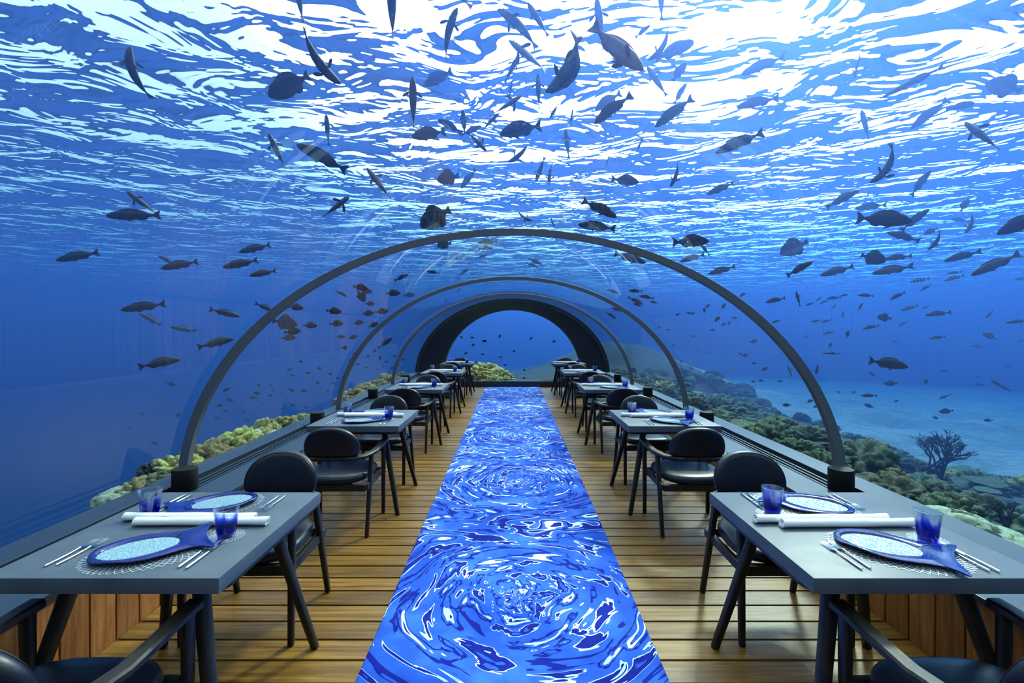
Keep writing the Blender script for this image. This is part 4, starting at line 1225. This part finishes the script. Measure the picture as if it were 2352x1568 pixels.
FISH = [
 (310,178,150,118,'slim',B_,.7,'d',1,'slim fish bent like a crescent among bright ripples, highest of the far left'),
 (686,-6,125,100,'slim',B_,0,'d',1,'fish at the top edge with only its tail showing, above the long curved fish'),
 (722,128,170,-60,'slim',B_,-.5,'d',1,'long curved fish diving head down right over the big dark round fish'),
 (664,196,108,206,'damsel',A,0,'d',1,'big dark deep-bodied fish with raised tail below the long curved fish'),
 (900,15,165,92,'slim',B_,0,'d',1,'dark fish cut by the top edge with a needle-thin tail hanging down'),
 (1050,-18,120,128,'slim',B_,.3,'r',1,'brownish fish almost out of the top edge, tail tip only'),
 (1028,85,128,80,'slim',B_,.3,'d',1,'slim fish seen from below with both side fins spread, near top centre'),
 (1005,179,76,205,'snap',A,0,'d',1.2,'small stout fish facing left below the spread-finned one at top centre'),
 (949,237,122,91,'slim',B_,0,'d',1,'upright dark fish with cross-shaped fins, seen from below'),
 (752,299,74,95,'slim',B_,0,'d',1,'small upright fish with two side fins above the forked-tail fish'),
 (637,348,92,116,'slim',B_,0,'d',1,'slim fish with side fins tilted to upper left beside the forked-tail fish'),
 (741,362,132,152,'slim',A,0,'d',1,'dark fish with bold forked tail sloping down to the right, upper left'),
 (308,494,128,180,'slim',A,0,'d',1,'long dark fish swimming level underneath another one on the far left'),
 (328,467,92,143,'slim',B_,0,'d',1,'fish crossing over the level long fish on the far left'),
 (1200,67,134,132,'slim',B_,-.3,'g',1.35,'large pale fish with a broad side fin at the top left of the arched one'),
 (1236,46,94,122,'slim',B_,0,'g',1.3,'pale fish just right of the large pale broad-finned one at the top'),
 (1213,128,114,140,'snap',B_,0,'g',1.3,'pale striped fish below the large pale broad-finned one'),
 (1175,160,72,63,'slim',B_,0,'d',1,'small dark fish with thin side fins left of the pale striped one'),
 (1237,211,84,92,'slim',B_,0,'d',1.1,'upright fish with thin outspread fins left of the big arched grey fish'),
 (1166,240,76,33,'parrot',B_,0,'d',1,'dark fish pointing up right with another behind its tail, top centre'),
 (1173,205,48,80,'long',A,0,'d',1.1,'thin dark tail-like fish standing above the dark one pointing up right'),
 (1126,280,56,46,'slim',B_,0,'d',1,'small dark fish following below left of the one pointing up right'),
 (1195,297,100,190,'snap',A,0,'d',1.1,'blue-grey stout fish facing left under the centre ripples'),
 (1312,150,182,247,'snap',B_,.85,'g',1.15,'largest fish, grey and arched like a C, diving at top centre'),
 (1410,105,162,-41,'snap',B_,-.15,'r',1.1,'big fish with pinkish fins heading down right at the top'),
 (1378,58,128,97,'slim',B_,0,'g',1.6,'very pale upright fish behind the tail of the pink-finned one'),
 (1476,72,46,40,'slim',A,0,'d',1.4,'small blue fish right of the pink-finned one'),
 (1518,-4,110,92,'slim',B_,0,'g',1.5,'pale fish cut by the top edge left of the brightest glare'),
 (1526,100,104,246,'slim',B_,.8,'g',1.2,'bent fish crossing in front of a paler one left of the glare'),
 (1548,116,98,24,'parrot',A,0,'g',1.5,'paler fish crossing behind the bent one left of the glare'),
 (1509,187,84,124,'slim',B_,0,'g',1.4,'pale slim fish below the two crossing ones'),
 (1560,165,54,55,'damsel',A,0,'d',1.2,'small dark oval fish below the two crossing ones'),
 (1412,246,112,216,'slim',A,.2,'d',1,'slim fork-tailed fish under the nose of the pink-finned one'),
 (1396,232,72,212,'snap',A,0,'g',1.3,'paler fish half hidden behind the slim fork-tailed one'),
 (1547,258,112,217,'slim',A,0,'d',1.1,'blue-grey fish facing lower left, right of the slim fork-tailed one'),
 (1562,215,58,60,'slim',A,0,'g',1.4,'faint fish above the tail of the blue-grey one facing lower left'),
 (1273,255,40,240,'damsel',B_,0,'d',1,'tiny dark fish just below the nose of the big arched one'),
 (1313,268,40,82,'long',A,0,'d',1,'thin upright fish right of the tiny one below the big arched one'),
 (1303,331,72,96,'slim',B_,0,'d',1.2,'upright slim fish under the bright centre ripples'),
 (1199,350,72,228,'slim',B_,.4,'d',1,'dark fish diving to lower left in the swirl at the centre'),
 (1241,389,62,250,'slim',B_,0,'d',1,'left one of two small upright fish side by side above the rib'),
 (1263,396,54,260,'slim',B_,-.2,'d',1,'right one of two small upright fish side by side above the rib'),
 (1470,331,44,65,'long',A,0,'d',1.2,'thin streak-like fish in the blue patch right of centre'),
 (1395,370,30,70,'long',A,0,'d',1.2,'tiny thin fish below the streak-like one right of centre'),
 (984,307,82,187,'snap',A,0,'d',1.1,'stout fish facing left at the edge of the dark cluster, upper centre'),
 (1065,281,60,95,'damsel',B_,0,'d',1,'upright oval fish above the dark cluster'),
 (1038,292,66,150,'slim',A,.2,'d',1.1,'bent fish in the middle of the dark cluster'),
 (1095,325,66,-45,'snap',B_,0,'d',1,'fish diving out of the dark cluster to lower right'),
 (1082,300,52,25,'slim',A,0,'d',1.2,'fish half hidden in the dark cluster behind the diving one'),
 (1752,150,112,201,'slim',A,0,'g',1.7,'faint pale fish in the glare, upper of two facing left'),
 (1740,235,102,193,'slim',A,0,'g',1.5,'pale blue fish under the glare, lower of two facing left'),
 (1698,327,122,203,'slim',A,0,'d',1,'very dark fork-tailed fish alone under the glare on the right'),
 (1969,150,72,256,'long',B_,0,'g',1.7,'ghostly upright thin fish in the glare'),
 (2092,190,168,207,'long',A,0,'g',1.5,'long pale barracuda-like fish at upper right'),
 (2306,198,84,165,'deep',A,0,'g',1.5,'pale deep-bodied fish at the far upper right edge'),
 (2134,262,112,218,'slim',A,0,'g',1.4,'pale fish lying across another at upper right, lower left one'),
 (2205,244,68,12,'parrot',A,0,'g',1.4,'pale round-tailed fish joined to the tail of another at upper right'),
 (1987,287,72,104,'slim',B_,0,'g',1.4,'small pale upright fish above the dark crescent one on the right'),
 (2044,374,116,247,'slim',B_,.85,'d',1,'dark crescent-shaped fish diving on the right'),
 (2256,312,104,142,'damsel',B_,0,'g',1.15,'grey-blue stout fish with fins spread wide at the right'),
 (2114,421,78,52,'slim',A,0,'d',1.3,'fish climbing to the right below the dark crescent one'),
 (1655,433,70,203,'slim',A,0,'g',1.4,'pale slim fish below the glare, over small ripples'),
 (1554,398,62,256,'slim',B_,.4,'d',1,'small curved fish with hair-thin tail right of centre'),
 (1436,414,66,-6,'snap',A,0,'g',1.3,'pale stout fish facing right over the arch'),
 (871,422,92,128,'slim',B_,0,'r',1,'grey fish with reddish side fins seen from below, left of centre'),
 (1029,408,52,190,'deep',A,0,'d',1,'round dark fish with upright tail over the arch'),
 (1076,410,58,232,'slim',A,0,'g',1.2,'pale slim fish beside the round dark one over the arch'),
 (772,474,76,38,'parrot',B_,0,'d',.9,'black fish with paddle fins and round tail left of the arch'),
 (999,500,80,207,'deep',A,0,'d',.9,'black deep fish with fan tail just above the arch'),
 (1199,496,48,-42,'slim',B_,-.6,'d',1,'small hooked fish just above the top of the arch'),
 (1020,561,34,190,'deep',A,0,'d',1,'small deep fish just under the top of the first rib'),
 (586,570,76,193,'slim',A,0,'d',1,'uppermost of three slim fish in echelon left of the first rib'),
 (553,605,84,192,'slim',A,0,'d',1,'longest, middle one of three slim fish in echelon left of the first rib'),
 (604,627,64,190,'slim',A,0,'d',1,'lowest of three slim fish in echelon left of the first rib'),
 (1377,479,90,-26,'slim',A,0,'d',.9,'dark fork-tailed fish heading down right just above the arch'),
 (1371,520,88,173,'slim',A,0,'d',.9,'dark fish facing left just under the one heading down right'),
 (1270,513,28,110,'slim',B_,0,'d',1,'tiny fish touching the top of the first rib'),
 (1586,554,86,4,'snap',A,0,'d',.9,'dark fish facing right above the right shoulder of the first rib'),
 (1614,566,52,128,'long',A,0,'d',1.1,'second fish tail poking out below the one facing right'),
 (1447,592,78,-17,'slim',A,0,'d',.9,'slim dark fish under the right shoulder of the first rib'),
 (1590,592,60,195,'slim',A,0,'g',1.4,'faint fish below the dark one facing right over the rib'),
 (1658,620,66,195,'slim',A,0,'g',1.4,'faint pale fish outside the right shoulder of the first rib'),
 (179,588,104,189,'slim',A,0,'d',1,'dark fish alone on the far left facing left'),
 (413,608,90,190,'slim',A,0,'d',1,'slim dark fish with a long trailing fin on the left'),
 (382,597,42,150,'slim',A,0,'d',1.2,'small fish above the one with a trailing fin'),
 (330,704,106,187,'slim',A,0,'d',1,'long dark fish facing left, upper of a loose left group'),
 (344,732,60,151,'slim',A,0,'g',1.1,'greyer fish tilted up under the long dark one on the left'),
 (422,755,62,170,'slim',A,0,'g',1.1,'greyer fish facing left, below the tilted grey one'),
 (516,718,74,-12,'slim',A,0,'d',1,'dark fish facing right left of the first rib'),
 (496,787,88,14,'slim',A,0,'d',1,'dark fish facing right and slightly up beside the first rib'),
 (367,833,102,11,'slim',A,0,'d',1,'lowest big dark fish on the left, facing right'),
 (610,706,54,-22,'slim',A,0,'d',1,'fish half hidden behind the left of the first rib'),
 (655,740,58,-8,'deep',A,0,'d',1.1,'round dark bat-like fish just right of the first rib'),
 (830,680,30,-55,'deep',A,0,'d',1,'small round dark fish among the school inside the left arch'),
 (885,787,42,37,'slim',A,0,'d',1.2,'slim fish rising to the right beside the second left rib'),
 (1447,682,1,0,'x',A,0,'d',1,''),
 (2030,503,132,-2,'snap',A,0,'d',1,'large dark stout fish facing right with pale tail, on the right'),
 (2101,505,84,37,'slim',A,0,'d',1.1,'slim fish touching the nose of the large stout one'),
 (1934,457,88,27,'slim',A,0,'g',1.3,'pale fish rising right, above the large stout one'),
 (2000,474,76,186,'slim',A,0,'g',1.4,'faint fish right above the large stout one'),
 (2075,543,80,164,'slim',A,0,'g',1.1,'grey fish facing left below the large stout one'),
 (2154,550,56,244,'slim',B_,.6,'d',1,'bent dark fish with side fins, lower of a pair on the right'),
 (2138,531,34,204,'damsel',A,0,'d',1.1,'small banded-looking fish touching the bent one on the right'),
 (2215,471,34,60,'damsel',A,0,'s',1.1,'small banded fish at the right below the pale spread-finned one'),
 (2232,509,54,258,'slim',B_,.5,'g',1.1,'curved grey fish near the right edge'),
 (2205,505,46,170,'slim',A,0,'g',1.4,'faint fish behind the curved grey one near the right edge'),
 (2350,512,140,200,'snap',A,0,'d',.9,'large dark fish cut off by the right edge'),
 (1823,568,72,202,'deep',A,0,'g',1.2,'blue-grey deep fish facing left outside the first right rib'),
 (2006,592,60,-12,'deep',A,0,'d',.95,'black deep fish with a round tail at its rear, right side'),
 (2062,591,68,186,'slim',A,0,'g',1.1,'slim grey fish behind the black deep one'),
 (2211,588,92,195,'slim',A,0,'d',1.1,'ragged-finned dark fish at right centre'),
 (2286,607,126,204,'slim',A,0,'g',1.0,'long grey fish with raised tail near the right edge'),
 (1836,617,70,29,'slim',A,0,'d',1,'dark fish rising right outside the first right rib'),
 (1922,622,82,195,'slim',A,0,'g',1.2,'slim grey fish facing left, right of the rising dark one'),
 (2050,619,100,190,'slim',A,0,'g',1.2,'long faint fish with pale tail, right side'),
 (2113,643,48,190,'slim',A,0,'s',1.1,'small dashed-looking fish below the long faint one'),
 (2192,638,50,195,'slim',A,0,'s',1.1,'small slim fish right of the dashed-looking one'),
 (2127,660,30,212,'slim',A,0,'g',1,'little white-bellied fish below the dashed-looking one'),
 (1781,689,48,192,'slim',A,0,'d',1,'dark fish facing left just outside the right of the first rib'),
 (1833,686,36,105,'slim',B_,0,'d',1,'small upright fish beside the dark one by the right rib'),
 (2031,729,34,170,'deep',A,0,'d',1,'black triangular deep fish at right middle'),
 (2155,720,62,186,'slim',A,0,'d',1.2,'slim level fish right of the black triangular one'),
 (2089,707,44,197,'slim',A,0,'s',1,'banded fish above right of the black triangular one'),
 (2336,738,54,184,'slim',A,0,'d',1,'dark fish cut by the right edge at mid height'),
 (2272,771,36,155,'damsel',A,0,'s',1,'dark banded damsel near the right edge'),
 (2040,834,94,-9,'snap',A,0,'d',.95,'large dark snapper-like fish facing right above the sand'),
 (1877,846,30,258,'slim',B_,0,'d',1,'diving fish with crossed fins outside the first right rib'),
 (1815,853,32,108,'slim',B_,0,'g',1,'pale upright fish inside the first right rib'),
 (1908,811,42,178,'long',A,0,'d',1,'thin level fish with white tail left of the large snapper-like one'),
 (1996,908,38,180,'slim',A,0,'d',1,'dark level fish with white tail tip below the large snapper-like one'),
 (2046,880,32,182,'damsel',A,0,'d',1,'small dark fish just below the large snapper-like one'),
 (2172,910,32,200,'slim',B_,0,'d',1,'dark fish with spread fins over the right sand'),
 (2173,944,34,185,'damsel',A,0,'d',1,'dark oval fish below the spread-finned one over the sand'),
 (2290,881,34,150,'slim',A,0,'d',1,'upper of two overlapping fish at lower right'),
 (2306,890,34,150,'slim',A,0,'g',1,'lower of two overlapping fish at lower right'),
]
for px, py, ln, ang, kind, view, bend, skin, deep, label in FISH:
    if kind == 'x': continue
    fish(px, py, ln, ang, kind, view, bend, skin, label, None, deep, roll=.8 if ln > 155 and kind == 'snap' else None)
def shoal(rows, kind, label, group, skin='d', ang=None, deep=1.0):
    for q in rows:
        px, py, ln = q[:3]
        a = q[3] if len(q) > 3 else (random.choice((0, 180)) + random.uniform(-25, 25) if ang is None else ang + random.uniform(-8, 8))
        fish(px, py, ln, a, kind, 's', 0, skin, label, group, deep)
shoal([(680,705,36,-5),(713,747,34,0),(672,761,40,8),(663,775,34,4),(767,714,36,-5),(773,743,33,4),(828,660,36,-10),(843,669,26,0),(850,697,24,0),(846,719,28,5),(877,715,31,8),(824,741,25,10),(858,746,26,20),(783,773,20,0),(811,774,23,16),(903,673,34,4),(940,677,26,8),(700,772,0,0)][:-1],
      'damsel', 'small dark oval fish in the school seen through the left of the first arch', 'school left inside the first arch')
shoal([(784,674,30,-25),(922,637,36,25),(995,625,30,170),(1066,624,26,30)], 'slim', 'small slim fish just below the left shoulder of the first rib', 'slim fish below the first rib')
shoal([(1120,556,46,180),(1115,571,32,5),(1107,589,28,15),(1229,600,34,-22),(1222,609,30,-20)], 'slim', 'pale small fish below the top of the first rib', 'pale fish under the arch top', 'g', None, 1.3)
shoal([(393,882,24),(520,895,19),(324,950,14),(410,953,19),(297,983,14),(355,1017,18),(325,1072,14),(528,919,19),(503,931,17),(518,943,13),(498,960,14),(592,902,19),(582,913,17),(622,908,14),(669,895,17),(698,897,15),(673,930,12),(595,884,13),(623,884,10),(666,848,14),(731,878,12),(672,862,11),(704,934,11),(559,945,11),(540,953,9),(568,964,10),(627,896,10),(646,904,10),(606,926,9),(643,937,9),(577,950,9),(612,965,9),(733,846,13),(760,858,12),(690,830,14),(707,856,12),(765,880,11),(752,897,10),(775,868,9)],
      'damsel', 'tiny dark fish in the cloud hovering over the left coral ridge', 'fish cloud over the left ridge')
shoal([(815,812,14,20),(806,827,13,40),(793,799,13,90),(788,798,12,0),(845,818,11,30),(860,806,12,40),(873,822,12,60),(888,830,9),(905,818,9),(842,844,10),(866,848,9),(900,845,9),(915,835,8),(925,826,8),(822,836,11),(880,842,9)], 'damsel', 'tiny dark fish between the second and third left ribs', 'specks by the second left rib')
shoal([(1060,774,9),(1085,775,9),(1112,783,12),(1087,792,9),(1148,772,10,60),(1070,811,9),(1108,813,9),(1150,820,8),(1092,832,8),(1160,838,8),(1220,777,9,60),(1272,784,10),(1180,806,8),(1205,850,8),(1175,866,8),(1204,868,8)], 'damsel', 'speck-like fish in the water beyond the end window', 'specks beyond the end window')
shoal([(1460,668,32,178),(1485,682,36,170),(1460,690,40,-25),(1417,711,24,160),(1403,724,28,-32),(1408,669,27,-20),(1502,694,20,170),(1465,700,22,160),(1440,713,18)], 'slim', 'slim fish in the group under the right side of the first arch', 'slim fish right inside the first arch', 'g')
shoal([(1705,677,18,30),(1662,703,17,50),(1625,703,15,40),(1618,712,13,90),(1647,733,18,40),(1662,745,14,30),(1637,758,12),(1590,720,12),(1557,722,11),(1583,719,12),(1547,793,9,20),(1592,772,10),(1731,784,20,10),(1675,742,12,60),(1514,752,10),(1533,757,9),(1700,812,11),(1565,830,9),(1686,730,14)], 'damsel', 'small faint fish between the first and second right ribs', 'small fish inside the first right rib', 'g')
shoal([(1711,816,15,10),(1748,874,14,175),(1792,875,12,10),(1757,847,17,205),(1733,834,13,178),(1807,930,20,180),(1788,949,14),(1860,921,17),(1874,933,14),(1730,876,12)], 'damsel', 'small dark fish near the first right rib, low over the reef', 'low fish by the first right rib')
shoal([(1915,684,34,185),(1893,693,24,205),(1860,698,22,200),(1881,686,17,220),(1938,678,22,10),(1988,678,38,175),(2062,679,40,206),(1976,704,22,55),(1915,704,16,40),(2125,706,20,190),(1874,737,26,190),(1899,737,26,195),(1783,738,22,195),(1936,722,16,80)], 'slim', 'small slim fish in the mid-height shoal on the right', 'mid-height shoal on the right', 'g')
shoal([(2001,751,40,192),(2074,743,26,208),(1903,764,28,190),(1852,773,16,205),(2153,775,40,187),(2056,784,16,190),(2244,795,30,174),(2344,782,24,200),(2273,722,26,226),(2192,626,36,185),(2344,640,32,190),(2195,570,26,180),(2270,570,24,180),(2251,884,32,170),(2244,867,18,180),(2316,842,26,185),(2170,852,22,178)], 'slim', 'pale slim fish scattered in the open water on the far right', 'pale fish on the far right', 'g', None, 1.15)
shoal([(1947,767,17,80),(1907,793,14,60),(2003,859,17,150),(2127,877,15,80),(1996,932,24,160),(2270,965,22,180),(2148,959,17),(2058,921,12),(1926,900,10),(1960,900,11)], 'damsel', 'small dark oval fish scattered low over the right sand', 'small fish over the right sand')
